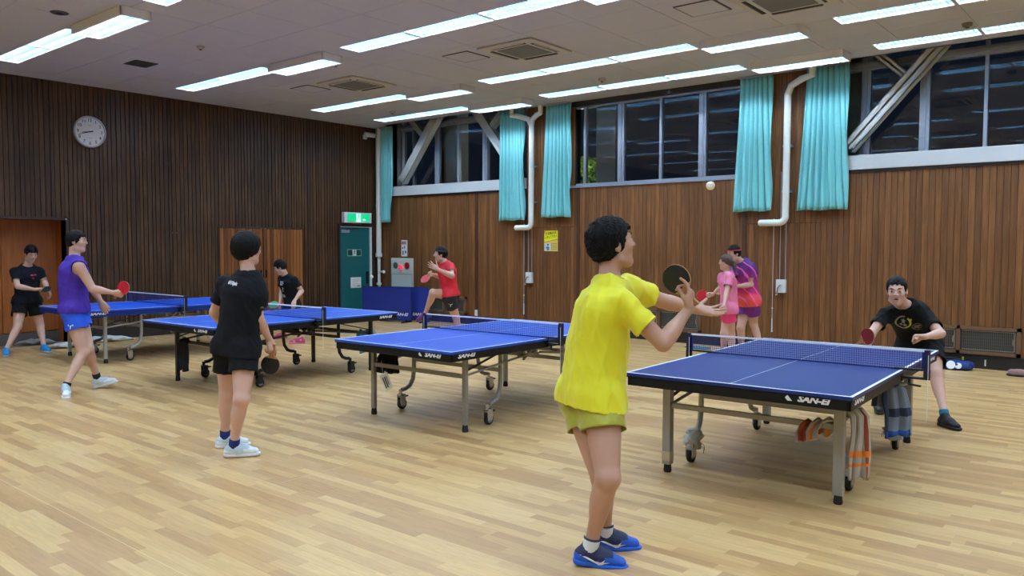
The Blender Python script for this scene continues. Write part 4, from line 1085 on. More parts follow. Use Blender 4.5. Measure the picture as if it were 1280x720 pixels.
# ================================================================ PEOPLE
class Vol:
    """signed distance volume meshed with surface nets"""
    def __init__(s, lo, hi, res):
        s.lo = np.array(lo, float); s.res = res
        s.n = np.ceil((np.array(hi)-s.lo)/res).astype(int)+1
        s.D = np.full(s.n, 1.0, np.float32)
    def block(s, lo, hi):
        a = np.maximum(np.floor((np.array(lo)-s.lo)/s.res).astype(int), 0)
        b = np.minimum(np.ceil((np.array(hi)-s.lo)/s.res).astype(int)+1, s.n)
        if np.any(b <= a): return None
        sl = tuple(slice(a[i], b[i]) for i in range(3))
        ax = [(s.lo[i]+np.arange(a[i], b[i])*s.res).astype(np.float32) for i in range(3)]
        return sl, ax[0][:, None, None], ax[1][None, :, None], ax[2][None, None, :]
    def op(s, fn, lo, hi, k=0.0, mode='u'):
        pad = k+3*s.res
        b = s.block(np.array(lo)-pad, np.array(hi)+pad)
        if b is None: return
        sl, X, Y, Z = b; d = fn(X, Y, Z); o = s.D[sl]
        if mode == 'u':
            if k > 0:
                h = np.clip(.5+.5*(o-d)/k, 0, 1); r = o*(1-h)+d*h-k*h*(1-h)
                r = np.where((o > .5), np.minimum(o, d), r)
            else: r = np.minimum(o, d)
        elif mode == 's':
            if k > 0:
                h = np.clip(.5-.5*(o+d)/k, 0, 1); r = o*(1-h)+(-d)*h+k*h*(1-h)
            else: r = np.maximum(o, -d)
        elif mode == 'i': r = np.maximum(o, d)
        s.D[sl] = r
    def mesh(s):
        D = s.D; S = D < 0
        c = np.zeros(tuple(s.n-1), np.int8)
        for i in (0, 1):
            for j in (0, 1):
                for k in (0, 1): c += S[i:s.n[0]-1+i, j:s.n[1]-1+j, k:s.n[2]-1+k]
        act = (c > 0) & (c < 8); idx = np.argwhere(act); n = len(idx)
        vid = np.full(act.shape, -1, np.int32); vid[tuple(idx.T)] = np.arange(n)
        acc = np.zeros((n, 3)); cnt = np.zeros(n)
        cor = [(0, 0, 0), (1, 0, 0), (0, 1, 0), (1, 1, 0), (0, 0, 1), (1, 0, 1), (0, 1, 1), (1, 1, 1)]
        val = {q: D[idx[:, 0]+q[0], idx[:, 1]+q[1], idx[:, 2]+q[2]] for q in cor}
        for a in cor:
            for ax in range(3):
                if a[ax]: continue
                b = list(a); b[ax] = 1; b = tuple(b); va, vb = val[a], val[b]
                m = (va < 0) != (vb < 0); t = np.where(m, va/np.where(m, va-vb, 1), 0)
                t = np.clip(t, 0, 1)
                for q in range(3): acc[:, q] += np.where(m, a[q]+(t if q == ax else 0), 0)
                cnt += m
        P = s.lo+(idx+acc/cnt[:, None])*s.res
        F = []
        for ax in range(3):
            sh = [slice(None)]*3; sh2 = [slice(None)]*3; sh[ax] = slice(0, -1); sh2[ax] = slice(1, None)
            A = S[tuple(sh)]; B = S[tuple(sh2)]; e = np.argwhere(A != B)
            o1, o2 = (ax+1) % 3, (ax+2) % 3
            e = e[(e[:, o1] > 0) & (e[:, o2] > 0) & (e[:, o1] < s.n[o1]-1) & (e[:, o2] < s.n[o2]-1)]
            ins = A[tuple(e.T)]
            def g(d1, d2):
                q = e.copy(); q[:, o1] -= d1; q[:, o2] -= d2; return vid[tuple(q.T)]
            quad = np.stack([g(1, 1), g(0, 1), g(0, 0), g(1, 0)], 1)
            quad[~ins] = quad[~ins][:, ::-1]
            F.append(quad)
        F = np.concatenate(F); F = F[(F >= 0).all(1)]
        return P, F

def V(*a): return np.array(a, float)
def nrm(v): v = np.asarray(v, float); return v/max(np.linalg.norm(v), 1e-9)
def cap(vol, a, b, rs, k=.02, w=None, q=1.0, flat=False, mode='u', off=0.0, flat0=False, ends=0.0):
    """tapered limb from a to b with a radius profile; w = wide direction, q = how much wider"""
    a = np.array(a, float); b = np.array(b, float); L = np.linalg.norm(b-a); u = (b-a)/max(L, 1e-9)
    if w is None: w = np.cross(u, [0.3, 0.5, 0.8])
    w = nrm(np.array(w, float)-u*np.dot(w, u)); v = np.cross(u, w)
    rs = np.array(rs, float) if hasattr(rs, '__len__') else np.array([rs, rs], float)
    rs = rs+off; R_ = rs.max()*max(q, 1)
    tt = np.linspace(0, 1, len(rs))
    def fn(X, Y, Z):
        dx, dy, dz = X-a[0], Y-a[1], Z-a[2]
        h = dx*u[0]+dy*u[1]+dz*u[2]; pw = (dx*w[0]+dy*w[1]+dz*w[2])/q; pv = dx*v[0]+dy*v[1]+dz*v[2]
        hc = np.clip(h, 0, L); r = np.interp(hc/L, tt, rs).astype(np.float32)
        d = np.sqrt(pw*pw+pv*pv+(h-hc)**2)-r
        if flat:
            rad = np.sqrt(pw*pw+pv*pv)-r
            d = np.where(h > L-.0, np.maximum(rad, h-L), d) if not flat0 else np.maximum(np.maximum(rad, h-L), -h)
        return d
    ext = R_+ends
    vol.op(fn, np.minimum(a, b)-ext, np.maximum(a, b)+ext, k, mode)
def ell(vol, c, r, M, k=.02, mode='u'):
    """ellipsoid; M rows = axes"""
    c = np.array(c, float); r = np.array(r, float); M = np.array(M, float)
    def fn(X, Y, Z):
        dx, dy, dz = X-c[0], Y-c[1], Z-c[2]
        p = [(dx*M[i][0]+dy*M[i][1]+dz*M[i][2]) for i in range(3)]
        k0 = np.sqrt(sum((p[i]/r[i])**2 for i in range(3))); k1 = np.sqrt(sum((p[i]/r[i]**2)**2 for i in range(3)))
        return k0*(k0-1)/np.maximum(k1, 1e-6)
    R_ = r.max(); vol.op(fn, c-R_, c+R_, k, mode)
def plane(vol, p, n):
    p = np.array(p, float); n = nrm(n)
    sl, X, Y, Z = vol.block(vol.lo, vol.lo+vol.n*vol.res)
    vol.D = np.maximum(vol.D, ((X-p[0])*n[0]+(Y-p[1])*n[1]+(Z-p[2])*n[2]).astype(np.float32))

def fold_noise(P, f, seed):
    rr = np.random.RandomState(seed); o = np.zeros(len(P))
    for i in range(7):
        k = rr.normal(size=3)*f*(1+.35*i); k[2] *= .5; m = rr.normal(size=3)*f*.5; ph = rr.uniform(0, 6.28, 2)
        o += (1-2*np.abs(np.sin(P@k+ph[0]+1.3*np.sin(P@m+ph[1]))))/(1+.5*i)
    return o/3.2
def vol_obj(vol, name, mats, parent, amp=0.0, f=22, seed=1, matfn=None, label=None, post=None):
    P, F = vol.mesh()
    if amp:
        me_n = np.zeros_like(P); A = P[F[:, 0]]; B = P[F[:, 1]]; C_ = P[F[:, 2]]
        fn_ = np.cross(B-A, C_-A)
        for q in range(4): np.add.at(me_n, F[:, q], fn_)
        me_n /= np.maximum(np.linalg.norm(me_n, axis=1)[:, None], 1e-12)
        w = fold_noise(P, f, seed)
        w = np.sign(w)*np.abs(w)**.8
        P = P+me_n*(amp*w)[:, None]
    if post is not None: P = post(P)
    me = bpy.data.meshes.new(name)
    me.vertices.add(len(P)); me.vertices.foreach_set('co', P.ravel())
    me.loops.add(len(F)*4); me.loops.foreach_set('vertex_index', F.ravel().astype(np.int32))
    me.polygons.add(len(F)); me.polygons.foreach_set('loop_start', np.arange(0, len(F)*4, 4, dtype=np.int32))
    try: me.polygons.foreach_set('loop_total', np.full(len(F), 4, np.int32))
    except Exception: pass
    me.update(calc_edges=True)
    me.polygons.foreach_set('use_smooth', np.ones(len(F), bool))
    for m_ in (mats if isinstance(mats, (list, tuple)) else [mats]): me.materials.append(m_)
    if matfn is not None:
        me.polygons.foreach_set('material_index', matfn(P[F].mean(1)).astype(np.int32))
    o = bpy.data.objects.new(name, me); COL.objects.link(o); o.parent = parent
    if label: o['label'] = label
    return o

def hand_prims(vol, wr, hd, pn, pose, side, s):
    """wr wrist, hd hand centre, pn palm facing, side +1 right -1 left"""
    Fd = nrm(hd-wr); N_ = nrm(pn-Fd*np.dot(pn, Fd)); S_ = np.cross(Fd, N_)*side      # S_: towards the thumb
    cur = dict(grip=[(60, 85, 55)]*4, open=[(8, 10, 8), (4, 8, 6), (6, 10, 8), (12, 14, 10)], relax=[(28, 30, 20), (34, 34, 22), (38, 38, 24), (44, 40, 26)],
               fist=[(75, 95, 60)]*4, point=[(12, 14, 8), (60, 80, 50), (68, 85, 50), (70, 85, 50)], hold=[(22, 25, 15), (52, 60, 40), (60, 65, 40), (62, 65, 40)])[pose]
    Lf = [(.040, .024, .020), (.044, .028, .021), (.041, .026, .020), (.033, .019, .018)]
    spread = (.05 if pose != 'open' else .16)
    tips = []
    for i in range(4):
        o_ = (.031-.0205*i)
        kn = wr+(Fd*(.088-.006*abs(i-1))+S_*o_+N_*-.002)*s
        cap(vol, wr+(Fd*.012+S_*o_*.55)*s, kn, [.0145*s, .0125*s], k=.012*s)
        d = nrm(Fd+S_*spread*(1.5-i)); p = kn; ang = 0
        for j in range(3):
            ang += math.radians(cur[i][j])
            dj = d*math.cos(ang)+N_*math.sin(ang)
            q_ = p+dj*Lf[i][j]*s; r0 = (.0098, .0088, .0078)[j]*s; cap(vol, p, q_, [r0, r0*.93], k=.0035*s); p = q_
        tips.append(p)
    tb = wr+(Fd*.022+S_*.022)*s
    if pose == 'open': d1, d2 = nrm(Fd*.55+S_*.85+N_*.15), nrm(Fd*.75+S_*.65+N_*.1)
    elif pose in ('grip', 'fist', 'point', 'hold'): d1, d2 = nrm(Fd*.75+S_*.35+N_*.55), nrm(Fd*.75-S_*.25+N_*.5)
    else: d1, d2 = nrm(Fd*.85+S_*.45+N_*.35), nrm(Fd*.95+S_*.1+N_*.3)
    a = tb+d1*.042*s; b = a+d2*.030*s; c_ = b+nrm(d2*.9+N_*.25)*.024*s
    cap(vol, tb, a, [.016*s, .0125*s], k=.012*s); cap(vol, a, b, [.0115*s, .0105*s], k=.004*s); cap(vol, b, c_, [.0105*s, .0085*s], k=.003*s)
    cap(vol, wr+Fd*.02*s, wr+Fd*.07*s, [.018*s, .016*s], k=.015*s, w=S_, q=1.7)
    return Fd, N_, S_

SKIN = mat('skin', srgb(204, 162, 144), .5, var=.04, vscale=9, spec=.35)
SKIN2 = mat('skin_tan', srgb(184, 140, 118), .5, var=.04, vscale=9, spec=.35)
HAIRM = mat('hair_black', srgb(9, 8, 10), .5, spec=.18, var=.25, vscale=60, bump=.8, bscale=220, stretch=(1, 1, .25))
HAIRB = mat('hair_brown', srgb(84, 60, 48), .45, var=.2, vscale=60, bump=.8, bscale=220, stretch=(1, 1, .25))
EYEW = mat('eye_white', srgb(176, 168, 162), .3); IRIS = mat('iris_dark', srgb(30, 20, 16), .25); LIP = mat('lips', srgb(160, 96, 88), .5); MOUTH = mat('mouth_dark', srgb(70, 26, 26), .5)

def person(J, label, res, skin, shirt, shorts, shoes, hair='short', hairm=None, hands=('relax', 'relax'), palms=None, socks=None, group=None, sleeve=.62, short_t=.5,
           sleeveless=False, shirt_amp=.006, belly=0.0, shirt_mat_fn=None, extra=None, body=1.0, shirt_len=.10, mouth='shut', female=False, shirt_loose=.0, headk=1.0):
    root = Vector(J['root'])
    t = thing('person', label, 'person', root, 0, group)
    g = {k: np.array(v, float) for k, v in J.items() if k not in ('s', 'root')}
    s = J['s']; hr, sr, face = g['hipr'], g['shr'], nrm(g['face'])
    sr = nrm(g['shR']-g['shL']) if True else sr
    pelvis, neck, head = g['pelvis'], g['neck'], g['head']
    up_ = nrm(neck-pelvis); fwd = nrm(np.cross(up_, sr)*1.0); fwd = nrm(np.cross(np.array([0, 0, 1.0]), sr)) if abs(up_[2]) > .9 else fwd
    hfw = nrm(np.cross([0, 0, 1.0], hr))
    allp = np.array([g[k] for k in g if k not in ('face', 'hipr', 'shr')])
    lo = allp.min(0)-.24; hi = allp.max(0)+.24; lo[2] = max(lo[2], -.03)
    # mid back point bows backwards when the trunk leans
    lean = np.linalg.norm((neck-pelvis)[:2])/np.linalg.norm(neck-pelvis)
    mid = (pelvis+neck)/2-fwd*.035*(.3+lean)*s
    chest = pelvis*.28+neck*.72-fwd*.02*(.3+lean)*s
    B = body*s
    def torso(vol, off, k, cloth=False):
        rs1 = np.array([.116, .106, .104])*B; rs2 = np.array([.104, .116, .118])*B; rs3 = np.array([.116, .098, .062 if not cloth else .072])*B
        if female: rs1 = np.array([.118, .10, .088])*B; rs2 = np.array([.088, .096, .10])*B; rs3 = np.array([.10, .085, .052])*B
        cap(vol, pelvis, mid, rs1, k, w=(hr+sr)/2, q=1.30, off=off)
        cap(vol, mid, chest, rs2, k, w=sr, q=1.30, off=off)
        cap(vol, chest, neck-up_*.035*s, rs3, k, w=sr, q=1.36, off=off)
        if belly: cap(vol, pelvis+up_*.10+fwd*.03, mid+fwd*.03, [.10*B+belly, .10*B], k, w=sr, q=1.15, off=off)
        for S_ in ('R', 'L'):
            cap(vol, neck-up_*.045*s, g['sh'+S_], [.052*B, .053*B, .050*B], k if not cloth else .03, off=off*(.5 if cloth else 1))
            cap(vol, chest-up_*.03+(.09 if S_ == 'R' else -.09)*sr*s, g['sh'+S_]-up_*.02, [.07*B, .052*B], k, off=off)
    # ------------------------------------------------ body
    vol = Vol(lo, hi, res)
    torso(vol, 0, .035)
    cap(vol, g['hipL'], g['hipR'], .098*B, .04)
    for S_ in ('R', 'L'):
        cap(vol, g['hip'+S_]-hfw*.03+V(0, 0, -.01), g['hip'+S_]-hfw*.03+V(0, 0, -.03), .076*B, .04)
        sh, el, wr, hd = g['sh'+S_], g['el'+S_], g['wr'+S_], g['hd'+S_]
        bf = B*(.9 if female else 1)
        cap(vol, sh, el, np.array([.054, .052, .048, .043, .039])*bf, .03)
        cap(vol, el, wr, np.array([.039, .044, .041, .033, .027, .0265])*bf, .015)
        kn, an, hp, toe = g['kn'+S_], g['an'+S_], g['hip'+S_], g['toe'+S_]
        cap(vol, hp, kn, np.array([.092, .090, .082, .070, .058])*B, .04)
        cap(vol, kn, kn+nrm(kn-(hp+an)/2)*.006+V(0, 0, .001), .056*B, .02)
        cap(vol, kn, an, np.array([.054, .053, .048, .040, .035, .034])*B, .02)
        td = nrm(toe-an); bk = nrm(an-kn); back = nrm(-td+bk*np.dot(td, bk))
        cap(vol, kn+(an-kn)*.18+back*.014, kn+(an-kn)*.48+back*.012, [.042*B, .046*B, .034*B], .025)
        upf = nrm(-bk-td*np.dot(-bk, td))
        cap(vol, an-upf*.03, an+td*.11*s-upf*.05*s, [.034*s, .026*s], .02)
        pn = np.array(palms[S_] if palms else fwd, float)
        hf = hand_prims(vol, wr, hd, pn, hands[0 if S_ == 'R' else 1], 1 if S_ == 'R' else -1, s*(.92 if female else 1.0))
        g['hf'+S_] = hf
    # head
    hs = s*.98*headk; zz = V(0, 0, 1.0)
    nk = nrm(head-neck); hu = nrm(zz*.9+nk*.25-face*np.dot(zz*.9+nk*.25, face)); hx = np.cross(face, hu)
    MH = [hx, face, hu]
    def H_(x, y, z): return head+(hx*x+face*y+hu*z)*hs
    def E_(x, y, z, a, b, c, k=.015, mode='u'): ell(vol, H_(x, y, z), V(a, b, c)*hs, MH, k*hs, mode)
    E_(0, -.012, .032, .074, .094, .086, 0)
    E_(0, .018, -.035, .058, .068, .078, .03)
    E_(0, .052, -.088, .024, .026, .020, .03)
    cap(vol, H_(-.048, .0, -.07), H_(0, .055, -.095), .022*hs, .02); cap(vol, H_(.048, .0, -.07), H_(0, .055, -.095), .022*hs, .02)
    cap(vol, H_(-.030, .078, .027), H_(.030, .078, .027), .012*hs, .014)
    for sx in (-1, 1):
        E_(sx*.036, .060, -.020, .022, .022, .022, .02)
        E_(sx*.031, .096, .008, .017, .012, .011, .010, 's')
        E_(sx*.031, .076, .007, .014, .011, .010, .006)
        E_(sx*.074, -.008, -.004, .010, .020, .032, .006)
        E_(sx*.083, -.006, .0, .006, .009, .014, .004, 's')
    cap(vol, H_(0, .084, .018), H_(0, .103, -.018), [.0075*hs, .0115*hs], .008)
    cap(vol, H_(-.012, .091, -.021), H_(.012, .091, -.021), .008*hs, .006)
    if mouth == 'open':
        E_(0, .086, -.057, .020, .012, .011, .004, 's')
        cap(vol, H_(-.018, .078, -.045), H_(.018, .078, -.045), .0065*hs, .006); cap(vol, H_(-.015, .078, -.070), H_(.015, .078, -.070), .007*hs, .006)
    else:
        cap(vol, H_(-.019, .077, -.050), H_(.019, .077, -.050), .0065*hs, .006); cap(vol, H_(-.016, .076, -.060), H_(.016, .076, -.060), .007*hs, .006)
    cap(vol, neck-up_*.03, H_(0, -.025, -.05), np.array([.062, .054, .052])*(s*(.85 if female else 1)), .03)
    bodyo = vol_obj(vol, 'body', skin, t)
    # facial details
    for sx in (-1, 1):
        Mx = frame(H_(sx*.031, .085, .0085), hx, hu, -face)
        e = MB(); e.ball((0, 0, 0), (.0115*hs, .0032*hs, .0045*hs), 14); o = e.build('eye', EYEW, t, smooth=True); o.matrix_local = Mx
        e = MB(); e.ball((0, 0, 0), (.0070*hs, .0042*hs, .003*hs), 12); o2 = e.build('iris', IRIS, o, smooth=True); o2.location = (0, 0, -.0030*hs)
        e = MB(); e.tube([H_(sx*.014, .0915, .030), H_(sx*.030, .0935, .036), H_(sx*.048, .080, .030)], [.0022*hs, .0034*hs, .0018*hs], 8); e.build('eyebrow', HAIRM, t, smooth=True)
    e = MB()
    if mouth == 'open':
        e.ball((0, 0, 0), (.017*hs, .0095*hs, .006*hs), 14); o = e.build('mouth', MOUTH, t, smooth=True); o.matrix_local = frame(H_(0, .0775, -.057), hx, hu, -face)
    else:
        e.tube([H_(-.022, .078, -.054), H_(-.008, .0855, -.0545), H_(.008, .0855, -.0545), H_(.022, .078, -.054)], .0032*hs, 8); e.build('lips', LIP, t, smooth=True)
    # ------------------------------------------------ hair
    hlo = head-.24; hhi = head+.24
    hv = Vol(hlo, hhi, max(.0045, res*.8))
    vol2 = hv
    th = dict(short=.014, crop=.010, spiky=.022, bowl=.027, pony=.012, band=.014)[hair]
    def EH(x, y, z, a, b, c, k=0, mode='u'): ell(hv, H_(x, y, z), V(a, b, c)*hs, MH, k*hs, mode)
    if hair == 'bowl':
        EH(0, -.016, .026, .074+th, .094+th, .088+th)
        EH(0, -.045, -.015, .068+th*.5, .066+th*.6, .070+th*.3, .03)
    elif hair == 'spiky':
        EH(0, -.014, .036, .074+th*.75, .094+th, .086+th*.9); EH(0, -.045, -.015, .066+th*.3, .060+th*.6, .066, .03)
    else:
        EH(0, -.014, .034, .074+th*.8, .094+th, .086+th); EH(0, -.042, -.01, .064+th*.4, .060+th*.4, .066, .03)
    ly = [-.13, -.05, -.022, .0, .03, .055, .075, .12]
    lz = dict(short=[-.085, -.08, -.04, -.015, .010, .044, .054, .058], crop=[-.075, -.06, -.02, .0, .020, .052, .062, .066], spiky=[-.095, -.09, -.04, -.02, .005, .050, .066, .076],
              bowl=[-.10, -.10, -.045, -.03, -.01, .02, .035, .04], pony=[-.06, -.04, .0, .015, .03, .05, .055, .06], band=[-.075, -.07, -.03, -.005, .015, .055, .07, .08])[hair]
    sl, X, Y, Z = hv.block(hv.lo, hv.lo+hv.n*hv.res)
    ydist = ((X-head[0])*face[0]+(Y-head[1])*face[1]+(Z-head[2])*face[2])/hs
    zdist = ((X-head[0])*hu[0]+(Y-head[1])*hu[1]+(Z-head[2])*hu[2])/hs
    xdist = ((X-head[0])*hx[0]+(Y-head[1])*hx[1]+(Z-head[2])*hx[2])/hs
    ang = np.arctan2(ydist, xdist)
    cut = np.interp(ydist, ly, lz)+.006*np.sin(13*ang+1)+.004*np.sin(29*ang)-(.006 if hair in ('spiky', 'short', 'band') else 0)
    cut = cut-.026*np.clip((np.abs(xdist)-.045)/.02, 0, 1)*(ydist < .045)*(ydist > -.03)
    cd = ((cut-zdist)*hs*.8).astype(np.float32); kk = .014*hs
    hh = np.clip(.5-.5*(hv.D-cd)/kk, 0, 1)
    hv.D = (hv.D*(1-hh)+cd*hh+kk*hh*(1-hh)).astype(np.float32)
    if hair == 'pony':
        back0 = H_(0, -.10, .02)
        dn = V(0, 0, -1)
        pt_ = nrm(-face*.35+dn)
        cap(hv, back0, back0+nrm(-face+dn*.3)*.03, [.022*s, .026*s], .02)
        cap(hv, back0+nrm(-face+dn*.3)*.03, back0-face*.05+dn*.17*s, [.024*s, .034*s, .028*s, .010*s], .02)
    amp = dict(short=.004, crop=.002, spiky=.010, bowl=.003, pony=.003, band=.004)[hair]
    vol_obj(hv, 'hair', hairm or HAIRM, t, amp=amp, f=90 if hair != 'spiky' else 75, seed=int(head[2]*100))
    # ------------------------------------------------ shirt
    sv = Vol(lo, hi, max(res, .006))
    o_ = .016+shirt_loose
    torso(sv, o_, .04, True)
    hem = pelvis-up_*(shirt_len*.5)*s-V(0, 0, shirt_len*.5*s)
    cap(sv, mid, pelvis, np.array([.120, .126])*B, .04, w=hr, q=1.28, off=o_-.014)
    cap(sv, pelvis, hem-V(0, 0, .03), np.array([.122, .127])*B, .03, w=hr, q=1.26, off=o_-.014)
    cap(sv, g['hipL'], g['hipR'], .120*B, .05)
    for S_ in ('R', 'L'):
        cap(sv, g['hip'+S_]-hfw*.022, g['hip'+S_]-hfw*.02+V(0, 0, -.03), .104*B, .04)
        cap(sv, g['hip'+S_], g['hip'+S_]+(g['kn'+S_]-g['hip'+S_])*.35, np.array([.112, .116])*B, .045)
    ecut = []
    for S_ in ('R', 'L'):
        sh, el = g['sh'+S_], g['el'+S_]
        if sleeveless:
            cap(sv, sh-(el-sh)*.04, sh+(el-sh)*.02, [.055*B, .055*B], .03)
        else:
            en = sh+(el-sh)*sleeve; cap(sv, sh, en, np.array([.053, .059, .064, .069])*B, .03, flat=True, off=shirt_loose*.5)
            ecut.append((sh+(el-sh)*(sleeve-.16), en+(el-sh)*.08))
    hemn = nrm(hem-pelvis)
    plane(sv, hem, hemn)
    cap(sv, hem-hemn*.045, hem+hemn*.03, np.array([.114, .122])*B, 0, w=hr, q=1.27, mode='s', flat=True, flat0=True, off=o_-.014)
    for a, b in ecut: cap(sv, a, b, [.052*B+shirt_loose*.4, .061*B+shirt_loose*.4], 0, mode='s', flat=True, flat0=True)
    cap(sv, neck-up_*.012, neck+nrm(head-neck)*.10, [.064*s, .075*s, .11*s], .006, mode='s', w=sr, q=1.12)
    if sleeveless:
        for S_ in ('R', 'L'):
            sg = 1 if S_ == 'R' else -1
            sh = g['sh'+S_]; cap(sv, sh+sr*sg*.052-up_*.03, sh+sr*sg*.12-up_*.05, [.085*s, .10*s], .004, mode='s')
    cb_, cn_ = neck-up_*.018, nrm(head-neck)
    cl = MB(); fc = nrm(fwd-cn_*np.dot(fwd, cn_)); sc_ = np.cross(fc, cn_)
    cl.tube([cb_+cn_*(.020*s)+(fc*math.cos(a_)*.068+sc_*math.sin(a_)*.074)*s*(.92 if female else 1) for a_ in [k_*math.pi/12 for k_ in range(25)]], .009*s, 6)
    cl.build('collar', shirt, t, smooth=True)
    shirto = vol_obj(sv, 'shirt', shirt, t, amp=shirt_amp, f=16, seed=int(abs(head[0]*1000)) % 97+3, matfn=shirt_mat_fn(g, t, sr, up_, fwd) if shirt_mat_fn else None)
    # ------------------------------------------------ shorts
    pv = Vol(lo, hi, max(res, .006))
    cap(pv, g['hipL'], g['hipR'], .108*B, .05)
    cap(pv, pelvis+V(0, 0, .0), pelvis+up_*.06, [.112*B, .108*B], .05, w=hr, q=1.24)
    cuts = []
    for S_ in ('R', 'L'):
        hp, kn = g['hip'+S_], g['kn'+S_]
        e1 = hp+(kn-hp)*short_t
        cap(pv, hp, e1, np.array([.102, .108, .116])*B, .045, flat=True); cuts.append((hp+(kn-hp)*(short_t-.13), e1+(kn-hp)*.06))
        cap(pv, hp-hfw*.022, hp-hfw*.02+V(0, 0, -.04), .092*B, .04)
    plane(pv, hem+(-hemn)*.07, -hemn)
    for a, b in cuts: cap(pv, a, b, [.095*B, .107*B], 0, mode='s', flat=True, flat0=True)
    shortso = vol_obj(pv, 'shorts', shorts, t, amp=.007, f=13, seed=21)
    # ------------------------------------------------ shoes and socks
    for S_ in ('R', 'L'):
        an, kn, toe = g['an'+S_], g['kn'+S_], g['toe'+S_]
        td = nrm(toe-an); bk = nrm(kn-an); uf = nrm(V(0, 0, 1)-td*td[2]) if True else bk; sd = np.cross(td, uf)
        ah = .092*s if an[2] > .13 else max(an[2]-.004, .07)
        def Q(a, b_, c): return an+td*a*s+sd*b_*s+uf*(c*s-ah)
        fv = Vol(np.minimum(Q(-.1, 0, -.02), Q(.24, 0, .15))-.10, np.maximum(Q(-.1, 0, -.02), Q(.24, 0, .15))+.10, max(.0045, res*.8))
        cap(fv, Q(-.035, 0, .045), Q(.06, 0, .048), [.040*s, .041*s], .01, w=sd, q=.9)
        cap(fv, Q(.04, 0, .050), Q(.16, 0, .036), [.042*s, .040*s, .033*s, .026*s], .02, w=sd, q=1.22)
        cap(fv, Q(-.02, 0, .05), an+bk*.0*s, [.040*s, .042*s], .02)
        cap(fv, Q(.03, 0, .075), Q(.09, 0, .062), [.030*s, .026*s], .025)
        plane(fv, Q(0, 0, .012), -uf)
        cap(fv, an-uf*.02, an+bk*.07*s, [.036*s, .046*s], 0, mode='s')
        mf = None
        if shoes.get('panel'):
            def mf(C, A=an.copy(), T_=td.copy(), U_=uf.copy()):
                q1 = (C-A)@T_; q2 = (C-A)@U_+ah
                return ((q1 < .075) & (q2 > .045+.25*np.maximum(-q1, 0)) | ((q1 < .12) & (q2 > .066))).astype(int)
        sh_o = vol_obj(fv, 'shoe', list(shoes['upper'] if isinstance(shoes['upper'], list) else [shoes['upper']])+([shoes['panel']] if shoes.get('panel') else []), t, matfn=mf)
        so = Vol(np.minimum(Q(-.1, 0, -.02), Q(.24, 0, .15))-.10, np.maximum(Q(-.1, 0, -.02), Q(.24, 0, .15))+.10, max(.0045, res*.8))
        cap(so, Q(-.040, 0, .018), Q(.165, 0, .018), [.036*s, .034*s, .042*s, .044*s, .036*s], 0, w=sd, q=1.06)
        plane(so, Q(0, 0, .026), uf); plane(so, Q(0, 0, .0), -uf)
        vol_obj(so, 'sole', shoes['sole'], sh_o)
        if shoes.get('tread'):
            MB().prism([(x, y) for x, y in [(-.06, -.025), (-.075, 0), (-.06, .025), (.0, .03), (.0, -.03)]], -.001, .006, frame(Q(0, 0, .0), td*s, sd*s, uf*s)).build('tread', shoes['tread'], sh_o)
        lm = MB()
        for k in range(4):
            c = .045+.024*k; hz = .088-.010*k
            lm.tube([Q(c, -.034, hz-.010), Q(c+.004, -.014, hz+.010), Q(c+.004, .014, hz+.010), Q(c, .034, hz-.010)], .0045*s, 6)
        lm.build('laces', shoes['lace'], sh_o, smooth=True)
        g['shoe'+S_] = (an, td, sd, uf, ah, sh_o)
        if socks is not None:
            kv = Vol(an-.15, an+.15, max(.0045, res*.8))
            cap(kv, an-uf*.02, an+bk*socks[1], [.040*s, .040*s, .041*s], 0, flat=True)
            vol_obj(kv, 'sock', socks[0], t)
    return t, g, dict(body=bodyo, shirt=shirto, shorts=shortso, H=H_, hs=hs, MH=MH, fwd=fwd, up=up_, sr=sr, s=s)

def decal(on, parent, name, vs, fs, origin, right, up__, mats, lift=.0025, label=None):
    """flat print laid on the cloth: every point is dropped onto the surface along the print's own normal"""
    me = on.data; bv = BVHTree.FromPolygons([v.co for v in me.vertices], [tuple(p.vertices) for p in me.polygons])
    r = Vector(nrm(right)); u = Vector(nrm(np.array(up__)-np.array(nrm(right))*np.dot(up__, nrm(right)))); n = r.cross(u); O = Vector(origin)
    out = []
    for v in vs:
        p = O+r*v[0]+u*v[1]
        hit = bv.ray_cast(p+n*.30, -n)
        out.append((hit[0]+n*lift) if hit[0] is not None and (hit[0]-p).length < .2 else p)
    mb = MB(); mb.add(out, fs); o = mb.build(name, mats, parent)
    if label: o['label'] = label
    return o
def ring(r0, r1, a0, a1, n=16, cx=0, cy=0):
    vs = []; fs = []
    for k in range(n+1):
        a = a0+(a1-a0)*k/n
        vs += [(cx+r0*math.cos(a), cy+r0*math.sin(a), 0), (cx+r1*math.cos(a), cy+r1*math.sin(a), 0)]
    for k in range(n): fs.append((2*k, 2*k+1, 2*k+3, 2*k+2))
    return vs, fs
def merge(*parts):
    vs = []; fs = []
    for a, b in parts:
        o = len(vs); vs += [tuple(v) for v in a]; fs += [tuple(i+o for i in f) for f in b]
    return vs, fs
def tr2(p, dx, dy, s=1, rot=0):
    c, s_ = math.cos(rot), math.sin(rot)
    return [((v[0]*c-v[1]*s_)*s+dx, (v[0]*s_+v[1]*c)*s+dy, 0) for v in p[0]], p[1]

